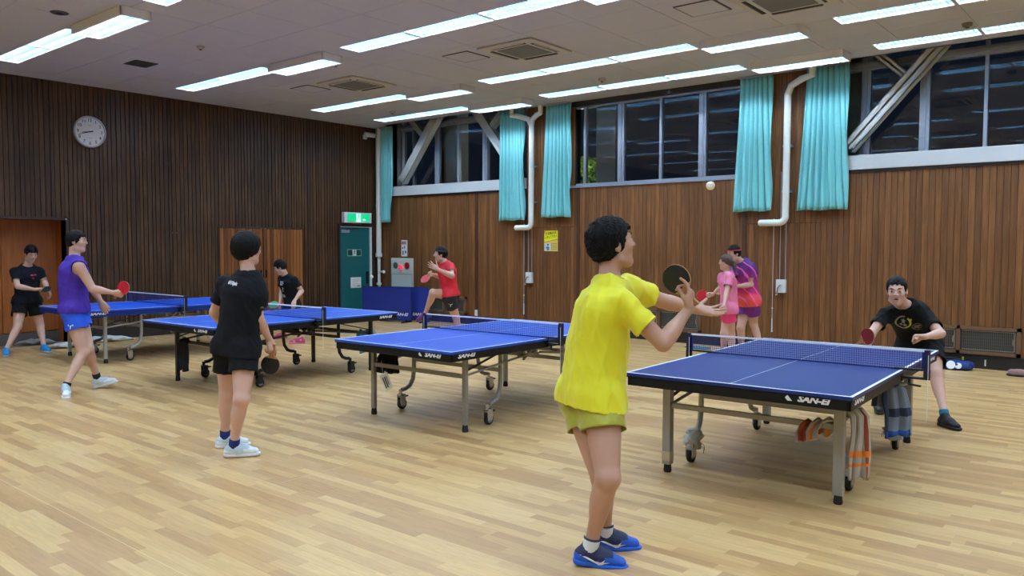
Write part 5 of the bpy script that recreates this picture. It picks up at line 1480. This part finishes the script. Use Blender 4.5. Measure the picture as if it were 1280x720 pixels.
def racket(label, root, hd, blade_dir, face_n, col_front, col_back, scale=1.0, hofs=.0):
    """hd: where the hand closes on the grip (world)"""
    z = nrm(face_n); y = nrm(np.array(blade_dir)-z*np.dot(blade_dir, z)); x = np.cross(y, z)
    t = thing('table_tennis_racket', label, 'racket', (0, 0, 0), 0, None)
    M = frame(hd, x, y, z); t.matrix_world = M
    ol = [(.0755*math.sin(a)*(1+.02*math.cos(a)), .095+.0785*-math.cos(a)) for a in [2*math.pi*k/32 for k in range(32)]]
    MB().prism(ol, -.003, .003).build('blade', mat('blade_wood', srgb(190, 150, 100), .5), t)
    rub = [(p[0]*.975, .095+(p[1]-.095)*.975) for p in ol if p[1] > .035]
    MB().prism(rub, .003, .0065).build('rubber', col_front, t); MB().prism(rub[::-1], -.0065, -.003).build('rubber', col_back, t)
    mb = MB().prism([(-.013, .04), (-.024, .024+.005), (-.013, -.01), (-.012, -.055), (-.016, -.075), (.016, -.075), (.012, -.055), (.013, -.01), (.024, .029), (.013, .04)], -.011, .011)
    mb.build('handle', mat('handle_wood', srgb(170, 110, 66), .5), t, bevel=.003)
    return t

PJ = {}
# joints in metres, relative to the point of the floor under the pelvis (root)
PJ['yellow'] = dict(pelvis=(0, 0, 0.891), neck=(0.047, 0.103, 1.459), hipR=(0.086, -0.038, 0.862), hipL=(-0.091, 0.027, 0.862), shR=(0.179, -0.002, 1.364), elbow_right=(0.379, 0.08, 1.159), wrist_right=(0.419, 0.272, 1.324), hdR=(0.423, 0.279, 1.399), knR=(0.216, -0.166, 0.498), ankle_right=(0.077, -0.111, 0.1), toe_right=(0.208, -0.009, 0.077), shL=(0.025, 0.317, 1.425), elL=(0.086, 0.594, 1.334), wrist_left=(0.194, 0.819, 1.276), hand_left=(0.249, 0.895, 1.265), knL=(0.119, -0.06, 0.452), ankle_left=(0.016, 0.127, 0.1), toe_left=(0.128, 0.25, 0.085), head=(0.039, 0.136, 1.654), root=(-2.352, 3.489, 0), face=(0.565, 0.798, 0.208), s=1.047, hipr=(0.938, -0.347, 0), shr=(0.863, -0.505, 0))
PJ['black'] = dict(pelvis=(0, 0, 0.873), neck=(0.058, 0.085, 1.426), hipR=(0.084, 0.018, 0.843), hipL=(-0.09, -0.027, 0.843), shR=(0.136, 0.092, 1.34), elbow_right=(0.162, 0.092, 1.078), wrist_right=(0.095, 0.234, 0.891), hdR=(0.115, 0.246, 0.804), knR=(0.198, -0.087, 0.472), ankle_right=(0.068, -0.082, 0.09), toe_right=(0.16, 0.049, 0.09), shL=(-0.157, 0.005, 1.34), elL=(-0.322, -0.001, 1.108), wrist_left=(-0.449, 0.157, 0.97), hand_left=(-0.5, 0.231, 0.975), knL=(-0.155, 0.002, 0.46), ankle_left=(-0.248, 0.03, 0.09), toe_left=(-0.167, 0.168, 0.09), head=(0.024, 0.096, 1.621), root=(-5.67, 3.44, 0), face=(-0.082, 0.997, 0), s=1.0, hipr=(0.967, 0.254, 0), shr=(0.967, 0.254, 0))
PJ['purple'] = dict(pelvis=(0, 0, 0.944), neck=(-0.019, 0.021, 1.498), hipR=(0.078, -0.056, 0.914), hipL=(-0.076, 0.053, 0.914), shR=(0.205, -0.02, 1.412), elbow_right=(0.263, 0.088, 1.16), wrist_right=(0.352, 0.284, 1.11), hdR=(0.373, 0.329, 1.099), knR=(0.194, 0.005, 0.448), ankle_right=(0.292, -0.227, 0.1), toe_right=(0.448, -0.285, 0.085), shL=(-0.165, 0.129, 1.422), elL=(-0.103, 0.241, 1.152), wrist_left=(-0.056, 0.324, 0.979), hand_left=(-0.039, 0.352, 0.922), knL=(0.147, 0.076, 0.473), ankle_left=(0.071, 0.197, 0.13), toe_left=(0.186, 0.311, 0.173), head=(-0.026, 0.054, 1.689), root=(-9.626, 3.806, 0), face=(0.647, 0.763, 0), s=1.047, hipr=(0.816, -0.578, 0), shr=(0.703, -0.711, 0))
PJ['leftdark'] = dict(pelvis=(0, 0, 0.801), neck=(0.037, 0.001, 1.334), hipR=(-0.018, -0.088, 0.771), hipL=(0.014, 0.087, 0.771), shR=(0.007, -0.162, 1.25), elbow_right=(0.173, -0.186, 1.024), wrist_right=(0.309, 0.008, 0.973), hdR=(0.333, 0.077, 0.983), knR=(0.155, -0.196, 0.415), ankle_right=(0.278, -0.396, 0.09), toe_right=(0.426, -0.451, 0.09), shL=(0.066, 0.164, 1.25), elL=(0.095, 0.223, 1.069), wrist_left=(0.311, 0.187, 0.966), hand_left=(0.327, 0.216, 0.884), knL=(0.027, 0.162, 0.392), ankle_left=(0.284, 0.118, 0.09), toe_left=(0.441, 0.131, 0.09), head=(0.166, 0.017, 1.52), root=(-13.684, 4.722, 0), face=(0.906, -0.005, -0.423), s=0.988, hipr=(-0.179, -0.984, 0), shr=(-0.179, -0.984, 0))
PJ['center'] = dict(pelvis=(0, 0, 0.655), neck=(-0.017, -0.111, 1.144), hipR=(-0.081, 0.037, 0.626), hipL=(0.083, -0.024, 0.626), shR=(-0.197, -0.07, 1.083), elbow_right=(-0.189, -0.079, 0.86), wrist_right=(-0.082, -0.186, 0.675), hdR=(-0.088, -0.199, 0.648), knR=(-0.188, -0.086, 0.357), ankle_right=(-0.392, 0.082, 0.09), toe_right=(-0.471, -0.053, 0.09), shL=(0.145, -0.047, 1.064), elL=(0.222, 0.042, 0.87), wrist_left=(0.264, -0.135, 0.716), hand_left=(0.304, -0.18, 0.652), knL=(0.28, -0.216, 0.367), ankle_left=(0.469, -0.161, 0.09), toe_left=(0.379, -0.288, 0.09), head=(-0.044, -0.203, 1.283), root=(-11.797, 8.23, 0), face=(-0.644, -0.637, -0.423), s=0.977, hipr=(-0.938, 0.347, 0), shr=(-0.904, 0.427, 0))
PJ['red'] = dict(pelvis=(0, 0, 0.916), neck=(-0.053, -0.051, 1.4), hipR=(-0.033, 0.083, 0.887), hipL=(0.04, -0.077, 0.887), shR=(-0.185, 0.03, 1.334), elbow_right=(-0.208, -0.001, 1.171), wrist_right=(-0.153, -0.229, 1.216), hdR=(-0.135, -0.315, 1.219), knR=(-0.041, -0.323, 0.941), ankle_right=(-0.24, -0.284, 0.622), toe_right=(-0.373, -0.345, 0.569), shL=(0.079, -0.063, 1.34), elL=(0.263, -0.218, 1.202), wrist_left=(0.109, -0.37, 1.305), hand_left=(0.055, -0.423, 1.35), knL=(-0.001, 0.144, 0.546), ankle_left=(0.105, 0.104, 0.193), toe_left=(0.028, 0.091, 0.057), head=(-0.088, -0.111, 1.523), root=(-8.65, 8.908, 0), face=(-0.647, -0.763, 0), s=0.977, hipr=(-0.418, 0.909, 0), shr=(-0.703, 0.711, 0))
PJ['girl'] = dict(pelvis=(0, 0, 0.806), neck=(-0.034, 0.004, 1.287), hipR=(-0.026, 0.078, 0.776), hipL=(0.03, -0.078, 0.776), shR=(-0.128, 0.053, 1.239), elbow_right=(-0.152, 0.033, 1.069), wrist_right=(-0.237, -0.014, 0.977), hdR=(-0.286, -0.039, 0.965), knR=(-0.044, -0.047, 0.436), ankle_right=(-0.108, 0.078, 0.09), toe_right=(-0.235, 0.005, 0.09), shL=(0.058, -0.118, 1.248), elL=(0.075, -0.248, 1.022), wrist_left=(0.111, -0.396, 0.856), hand_left=(0.105, -0.405, 0.791), knL=(0.017, 0.055, 0.42), ankle_left=(0.084, -0.078, 0.09), toe_left=(-0.055, -0.128, 0.09), head=(-0.056, -0.005, 1.432), root=(-4.799, 10.535, 0), face=(-0.997, -0.082, 0), s=0.919, hipr=(-0.337, 0.942, 0), shr=(-0.254, 0.967, 0))
PJ['purple2'] = dict(pelvis=(0, 0, 0.886), neck=(-0.079, -0.094, 1.436), hipR=(-0.064, 0.063, 0.857), hipL=(0.072, -0.053, 0.857), shR=(-0.169, -0.109, 1.353), elbow_right=(-0.152, -0.303, 1.149), wrist_right=(-0.229, -0.345, 1.032), hdR=(-0.279, -0.37, 1.008), knR=(-0.077, -0.087, 0.465), ankle_right=(-0.096, 0, 0.09), toe_right=(-0.151, -0.149, 0.09), shL=(0.054, -0.119, 1.357), elL=(0.083, -0.119, 1.104), wrist_left=(-0.044, -0.324, 1.084), hand_left=(-0.115, -0.356, 1.083), knL=(0.036, 0.104, 0.517), ankle_left=(0.208, 0.03, 0.09), toe_left=(0.106, -0.091, 0.09), head=(-0.152, -0.211, 1.553), root=(-4.793, 11.197, 0), face=(-0.5, -0.855, -0.139), s=0.988, hipr=(-0.763, 0.647, 0), shr=(-0.863, 0.505, 0))
PJ['crouch'] = dict(pelvis=(0, 0, 0.704), neck=(-0.05, -0.38, 1.097), hipR=(-0.084, -0.002, 0.683), hipL=(0.09, 0.044, 0.683), shR=(-0.205, -0.437, 0.999), elbow_right=(-0.263, -0.663, 0.835), wrist_right=(-0.224, -0.902, 0.798), hdR=(-0.22, -0.99, 0.784), knR=(-0.162, -0.327, 0.446), ankle_right=(-0.314, -0.195, 0.1), toe_right=(-0.26, -0.346, 0.1), shL=(0.124, -0.27, 0.969), elL=(0.286, -0.473, 0.851), wrist_left=(0.202, -0.703, 0.835), hand_left=(0.145, -0.716, 0.832), knL=(0.219, -0.293, 0.442), ankle_left=(0.351, -0.529, 0.1), toe_left=(0.473, -0.632, 0.1), head=(-0.082, -0.553, 1.233), root=(-1.939, 8.673, 0), face=(0.168, -0.982, -0.087), s=1.0, hipr=(-0.967, -0.254, 0), shr=(-0.942, -0.337, 0))
for J in PJ.values():
    J['el'+'R'] = J.pop('elbow_right')
    J['wr'+'R'] = J.pop('wrist_right'); J['wr'+'L'] = J.pop('wrist_left')
    J['an'+'R'] = J.pop('ankle_right'); J['an'+'L'] = J.pop('ankle_left')
    J['toe'+'R'] = J.pop('toe_right'); J['toe'+'L'] = J.pop('toe_left')
    J['hd'+'L'] = J.pop('hand_left')
def Wd_(J, v): return np.array(J['root'])+np.array(v)
BLK = lambda n, c=(20, 22, 30), a=.0: mat(n, srgb(*[v*.72 for v in c]), .85, spec=.25, var=.08)
REDR = mat('rubber_red', srgb(200, 26, 50), .45); BLKR = mat('rubber_black', srgb(18, 20, 24), .45); GRNR = mat('rubber_green', srgb(60, 170, 110), .45)
F0 = np.array([fw.x, fw.y, 0]); F0 /= np.linalg.norm(F0); R0 = np.array([F0[1], -F0[0], 0]); U0 = np.array([0, 0, 1.0])

# ---- man in yellow
J = PJ['yellow']
YS = mat('yellow_shirt', srgb(222, 214, 18), .7, var=.04, sheen=.2); YP = mat('olive_yellow_shorts', srgb(158, 152, 8), .5, var=.12, vscale=14, sheen=.3)
SB = dict(upper=[mat('shoe_blue', srgb(22, 84, 190), .5, var=.2, vscale=14)], sole=mat('sole_blue', srgb(24, 92, 200), .5), lace=BLACK, panel=mat('shoe_navy', srgb(24, 30, 66), .6))
t, g, o = person(J, 'man in a yellow t-shirt holding a black racket up and reaching out his open palm', .0055, SKIN2, YS, YP, SB, hair='spiky',
    hands=('hold', 'open'), palms={'R': -R0*.85+F0*.4, 'L': U0*.8+R0*.1-F0*.5}, socks=(mat('sock_white', srgb(214, 220, 226), .8), .055), short_t=.42, belly=.012, shirt_loose=.010, mouth='shut', shirt_len=.085, headk=1.10, shirt_amp=.011)
NAVYM = mat('navy_trim', srgb(24, 26, 66), .6); WHT = WHITE
for S_ in ('R', 'L'):
    an, td, sd, uf, ah, sho = g['shoe'+S_]
    mb = MB(); mb.tube([an+nrm(g['kn'+S_]-an)*.053+ (td*math.cos(a)+sd*math.sin(a))*.040 for a in [k*math.pi/8 for k in range(17)]], .006, 6); mb.build('sock_cuff', NAVYM, t)
    # dark ankle panel, white side mark and dial
    for side in (1, -1):
        me = sho
        base = an-uf*ah
        prt = [(-.055, .055), (-.02, .044), (.02, .028), (.045, .020), (.05, .010), (.062, .018), (.105, .038), (.072, .036), (.078, .050), (.058, .034), (.03, .036), (-.01, .050)]
        vs, fs = [(x, y, 0) for x, y in prt], [tuple(range(len(prt)))]
        right = td*side if side > 0 else td
        O = base+sd*side*.03
        n_ = sd*side
        rr_, uu_ = (td, uf) if np.dot(np.cross(td, uf), n_) > 0 else (-td, uf)
        sgn = 1 if np.dot(rr_, td) > 0 else -1
        vs = [(v[0]*sgn, v[1]+.006, 0) for v in vs]
        if sgn < 0: fs = [f[::-1] for f in fs]
        decal(sho, sho, 'side_mark', vs, fs, O, rr_, uu_, WHT, lift=.003)
hd = Wd_(J, g['hdR']); bd = -R0*.42+U0*.95
rk = racket('black racket held up by the man in yellow', J['root'], hd+U0*.005-R0*.012, -R0*.74+U0*.72, -F0*.80-R0*.50-U0*.1, BLKR, REDR)
# ---- man in black, back view
J = PJ['black']
BS = BLK('black_tee', (17, 20, 28)); BP = BLK('black_shorts', (14, 15, 19))
SW = dict(upper=[mat('shoe_white', srgb(214, 226, 232), .55, var=.05)], panel=mat('shoe_pale_grey', srgb(176, 194, 204), .6), sole=mat('sole_white', srgb(226, 226, 234), .5), lace=WHITE, tread=mat('tread_red', srgb(220, 80, 60), .5))
t, g, o = person(J, 'man seen from behind in black t-shirt and shorts, black racket held down', .0065, SKIN, BS, BP, SW, hair='bowl',
    hands=('hold', 'relax'), palms={'R': F0*.5-R0*.8, 'L': F0*-.3+R0*.8}, socks=(mat('sock_navy', srgb(24, 38, 104), .8), .06), short_t=.50, shirt_len=.09, headk=1.06, shirt_loose=.006)
bk = -o['fwd']; rgt = np.cross(o['up'], bk)
tv = text_verts('0/10pk', .036, .0, .002)
p_ = np.array(g['neck'])-o['up']*.085+bk*.05-rgt*.03
decal(o['shirt'], t, 'back_print', tv[0], tv[1], p_, rgt, o['up'], WHITE)
racket('black racket hanging in the right hand of the man in black with his back turned', J['root'], Wd_(J, g['hdR'])+V(0, 0, -.02), -U0-R0*.2, -F0, BLKR, BLKR)
# ---- purple sleeveless
J = PJ['purple']
t, g, o = person(J, 'man in a purple sleeveless shirt and bright blue shorts swinging a red racket', .0075, SKIN, mat('purple_vest', srgb(66, 30, 160), .7, var=.05), mat('blue_shorts', srgb(14, 84, 220), .6, var=.06),
    dict(upper=[mat('shoe_white', srgb(214, 226, 232), .55)], panel=mat('shoe_pale_grey', srgb(176, 194, 204), .6), sole=mat('sole_white', srgb(226, 226, 234), .5), lace=mat('lace_grey', srgb(120, 130, 150), .6)), hair='short', hands=('grip', 'relax'),
    palms={'R': F0*.8+U0*.3, 'L': -U0*.5+F0*.7}, socks=(mat('sock_black', srgb(20, 20, 24), .8), .045), short_t=.46, sleeveless=True, shirt_loose=.012, shirt_len=.06)
racket('red racket in the hand of the man in purple sleeveless shirt', J['root'], Wd_(J, g['hdR']), R0*.55+U0*.55, -F0-R0*.2, REDR, BLKR)
lg = tr2(([(-.03, .02, 0), (.03, .02, 0), (.03, .004, 0), (.008, .004, 0), (.004, -.03, 0), (-.008, -.03, 0), (-.006, .004, 0), (-.03, .004, 0)], [(0, 1, 2, 3, 4, 5, 6, 7)][:1]), 0, 0)
decal(o['shorts'], t, 'shorts_mark', lg[0], lg[1], np.array(g['hipR'])+(np.array(g['knR'])-np.array(g['hipR']))*.36, R0, U0, WHITE)
# ---- left dark t-shirt
J = PJ['leftdark']
t, g, o = person(J, 'man in dark navy t-shirt looking down at his racket by the orange door', .009, SKIN, BLK('navy_tee', (18, 24, 38)), BLK('black_shorts2', (16, 17, 20)),
    dict(upper=[mat('shoe_cyan', srgb(16, 130, 200), .5)], sole=mat('sole_grey', srgb(180, 200, 215), .5), lace=mat('lace_navy', srgb(20, 60, 120), .6)), hair='short', hands=('grip', 'relax'), palms={'R': -U0, 'L': -F0*.5+R0*-.6}, short_t=.55, headk=1.08, shirt_len=.05)
racket('black racket held flat by the man in navy near the orange door', J['root'], Wd_(J, g['hdR']), R0+F0*-.15-U0*.05, U0*.8-F0*.55, BLKR, REDR)
ch = np.array(g['neck'])-o['up']*.17+o['fwd']*.1+o['sr']*-.06
decal(o['shirt'], t, 'chest_print', *merge(tr2(([(-.04, 0, 0), (.0, -.008, 0), (.0, .02, 0), (-.03, .018, 0)], [(0, 1, 2, 3)]), 0, .02), tr2(([(0, 0, 0), (.04, .004, 0), (.035, .02, 0), (.008, .02, 0)], [(0, 1, 2, 3)]), .01, .02), tr2(([(-.02, -.03, 0), (.025, -.03, 0), (.0, -.012, 0)], [(0, 1, 2)]), 0, 0)), ch, o['sr']*-1, o['up'], mat('pink_red_print', srgb(226, 50, 90), .6))
# ---- centre back player
J = PJ['center']
PK = dict(upper=[mat('shoe_pink', srgb(180, 50, 100), .5)], sole=mat('sole_pinkish', srgb(210, 130, 160), .5), lace=WHITE)
t, g, o = person(J, 'man in a black t-shirt bending forward with a green racket before the slatted doors', .0095, SKIN, BLK('black_tee3', (18, 19, 26)), BLK('black_shorts3', (16, 16, 20)), PK, hair='short', hands=('grip', 'relax'),
    palms={'R': -U0, 'L': F0*.8}, short_t=.5, headk=1.06, shirt_len=.05)
racket('green racket of the bending man in black behind the net', J['root'], Wd_(J, g['hdR']), -R0-U0*.25, U0*.6-F0*.8, GRNR, BLKR)
cp = np.array(g['neck'])-o['up']*.14+o['fwd']*.1
tv1 = text_verts('BF', .09, 0, .004); tv2 = text_verts('?', .11, .2, .003); tv3 = text_verts('G/k', .07, 0, .001)
decal(o['shirt'], t, 'chest_print', *merge(tr2(tv1, 0, 0), tr2(tv2, 0, -.11), tr2(tv3, .0, -.22)), cp, -o['sr'], o['up'], WHITE)
# ---- red player
J = PJ['red']
PP = dict(upper=[mat('shoe_purple', srgb(120, 50, 110), .5)], sole=mat('sole_purple', srgb(90, 60, 110), .5), lace=mat('lace_pink', srgb(190, 90, 150), .6))
t, g, o = person(J, 'man in a red t-shirt and black headband leaping after the ball at the far end', .009, SKIN, mat('red_tee', srgb(214, 26, 46), .7, var=.05), mat('dark_navy_shorts', srgb(18, 26, 44), .7), PP, hair='band', hands=('grip', 'open'),
    palms={'R': -F0+U0*.2, 'L': -R0*.6+F0*.3+U0*.4}, short_t=.55, headk=1.02, mouth='shut', shirt_len=.04)
H_ = o['H']
mb = MB(); mb.tube([H_(.090*math.sin(a), .108*math.cos(a)-.014, .062-.022*(1-math.cos(a))*.5) for a in [k*math.pi/12 for k in range(25)]], .011*o['hs'], 8); mb.build('headband', BLACK, t, smooth=True)
racket('red racket held in front by the leaping man in red', J['root'], Wd_(J, g['hdR']), -R0*.5+U0*-.2-F0*.6, -F0*.6-R0*.3+U0*.6, REDR, BLKR)
decal(o['shorts'], t, 'shorts_mark', lg[0], lg[1], np.array(g['hipL'])+(np.array(g['knL'])-np.array(g['hipL']))*.4, R0, U0, WHITE)
# ---- girl in pink
J = PJ['girl']
PINK = mat('pink_shirt', srgb(226, 120, 160), .65, var=.10, vscale=14)
t, g, o = person(J, 'woman in a pink shirt with a long brown ponytail holding a red racket out', .0085, SKIN, PINK, mat('hot_pink_shorts', srgb(226, 60, 130), .65, var=.1), dict(upper=[mat('shoe_white', srgb(214, 226, 232), .55)], panel=mat('shoe_pale_grey', srgb(176, 194, 204), .6), sole=mat('sole_white', srgb(226, 226, 234), .5), lace=WHITE),
    hair='pony', hairm=HAIRB, hands=('grip', 'relax'), palms={'R': -F0+U0*.2, 'L': F0*.5}, short_t=.45, female=True, shirt_len=.10, body=.96)
racket('red racket of the woman in pink, seen beside the yellow player\'s hand', J['root'], Wd_(J, g['hdR']), -R0, -F0, REDR, BLKR)
# ---- purple patterned player
J = PJ['purple2']
def patt():
    m = bpy.data.materials.new('patterned_shirt'); m.use_nodes = True; nt = m.node_tree; N = nt.nodes; Lk = nt.links; b = N['Principled BSDF']
    tc = N.new('ShaderNodeTexCoord'); sp = N.new('ShaderNodeSeparateXYZ'); Lk.new(tc.outputs['Object'], sp.inputs[0])
    r = N.new('ShaderNodeMapRange'); r.inputs['From Min'].default_value = .78; r.inputs['From Max'].default_value = 1.42; Lk.new(sp.outputs['Z'], r.inputs['Value'])
    cr = N.new('ShaderNodeValToRGB'); e = cr.color_ramp.elements; e[0].position = 0; e[0].color = srgb(236, 84, 60); e[1].position = 1; e[1].color = srgb(78, 30, 120)
    for p, c in ((.28, srgb(226, 60, 80)), (.34, srgb(186, 30, 110)), (.6, srgb(140, 28, 110))): k = e.new(p); k.color = c
    Lk.new(r.outputs[0], cr.inputs[0])
    w = N.new('ShaderNodeTexWave'); w.inputs['Scale'].default_value = 3.2; w.inputs['Distortion'].default_value = 5; w.inputs['Detail'].default_value = 2; w.bands_direction = 'DIAGONAL'
    Lk.new(tc.outputs['Object'], w.inputs['Vector'])
    r2 = N.new('ShaderNodeMapRange'); r2.inputs['From Min'].default_value = .9; r2.inputs['From Max'].default_value = .97; Lk.new(w.outputs['Fac'], r2.inputs['Value'])
    mx = N.new('ShaderNodeMix'); mx.data_type = 'RGBA'; Lk.new(r2.outputs[0], mx.inputs['Factor']); Lk.new(cr.outputs[0], mx.inputs[6]); mx.inputs[7].default_value = srgb(226, 100, 170)
    Lk.new(mx.outputs[2], b.inputs['Base Color']); b.inputs['Roughness'].default_value = .7
    return m
t, g, o = person(J, 'man in a purple and red patterned shirt and shorts standing behind the woman in pink', .0085, SKIN, patt(), mat('purple_shorts', srgb(112, 34, 140), .7, var=.25, vscale=16), dict(upper=[mat('shoe_white', srgb(214, 226, 232), .55)], panel=mat('shoe_pale_grey', srgb(176, 194, 204), .6), sole=mat('sole_white', srgb(226, 226, 234), .5), lace=WHITE),
    hair='band', hands=('relax', 'grip'), palms={'R': -F0, 'L': F0*.5-U0*.4}, short_t=.55, shirt_loose=.012)
H_ = o['H']
mb = MB(); mb.tube([H_(.087*math.sin(a), .106*math.cos(a)-.014, .055-.015*(1-math.cos(a))*.5) for a in [k*math.pi/12 for k in range(25)]], .007*o['hs'], 8); mb.build('headband', mat('band_red', srgb(190, 30, 60), .7), t, smooth=True)
# ---- crouching player
J = PJ['crouch']
CB = BLK('black_tee4', (14, 15, 19))
t, g, o = person(J, 'man in a black t-shirt with a round emblem crouching ready behind the near right table', .006, SKIN, CB, BLK('black_shorts4', (14, 15, 18)),
    dict(upper=[mat('shoe_black', srgb(18, 19, 22), .6)], sole=mat('sole_black', srgb(24, 24, 28), .6), lace=mat('lace_dark', srgb(40, 40, 46), .6)), hair='crop', hands=('grip', 'fist'),
    palms={'R': R0*.8-F0*.3, 'L': -R0*.2-F0*.2+U0*-.6}, socks=(mat('sock_teal', srgb(20, 120, 150), .8), .06), short_t=.62, mouth='open', shirt_len=.05, headk=1.15, shirt_loose=.006)
racket('racket with dark red rubber in the hand of the crouching man', J['root'], Wd_(J, g['hdR'])-R0*.05, U0*.45-F0*.75-R0*.2, R0*-.85-F0*.35, mat('rubber_dark_red', srgb(130, 20, 26), .45), BLKR)
PR = -o['sr']
cp = np.array(g['neck'])-o['up']*.145+o['fwd']*.12-PR*.06
def star(n, r0, r1, cx, cy, a0=0):
    p = [(cx+(r0 if k % 2 else r1)*math.cos(a0+math.pi*k/n), cy+(r0 if k % 2 else r1)*math.sin(a0+math.pi*k/n), 0) for k in range(2*n)]
    return p+[(cx, cy, 0)], [(k, (k+1) % (2*n), 2*n) for k in range(2*n)]
GP = mat('print_greyish', srgb(150, 146, 136), .7); YPm = mat('print_olive', srgb(176, 170, 60), .7)
vs, fs = merge(ring(.060, .072, math.pi*.5, math.pi*1.72, 18), ring(.072, .076, math.pi*.6, math.pi*1.6, 14), star(5, .012, .024, -.006, .022, .3), star(4, .008, .018, -.016, -.024, .1), star(5, .010, .022, .016, -.020, .6), tr2(([(-.012, -.004, 0), (.012, -.002, 0), (.006, .010, 0), (-.008, .010, 0)], [(0, 1, 2, 3)]), 0, 0))
decal(o['shirt'], t, 'chest_emblem', vs, fs, cp, PR, o['up'], GP)
vs, fs = merge(ring(.050, .068, -math.pi*.35, math.pi*.38, 12), ring(.0, .010, 0, 6.28, 8, .052, .050))
decal(o['shirt'], t, 'emblem_crescent', vs, fs, cp, PR, o['up'], YPm)
vs, fs = merge(ring(.040, .044, 0, 6.283, 22, .125, -.03), *[tr2(([(-.028, -.003, 0), (.028, -.003, 0), (.028, .003, 0), (-.028, .003, 0)], [(0, 1, 2, 3)]), .125, -.03+.013*k, 1, .35) for k in (-1.5, -.5, .5, 1.5)])
decal(o['shirt'], t, 'emblem_disc', vs, fs, cp, PR, o['up'], GP)
sl_ = np.array(g['shL'])*.42+np.array(g['elL'])*.58
decal(o['shirt'], t, 'sleeve_mark', [(-.014, 0, 0), (.014, 0, 0), (.012, .012, 0), (-.010, .012, 0)], [(0, 1, 2, 3)], sl_, R0, U0, WHITE)
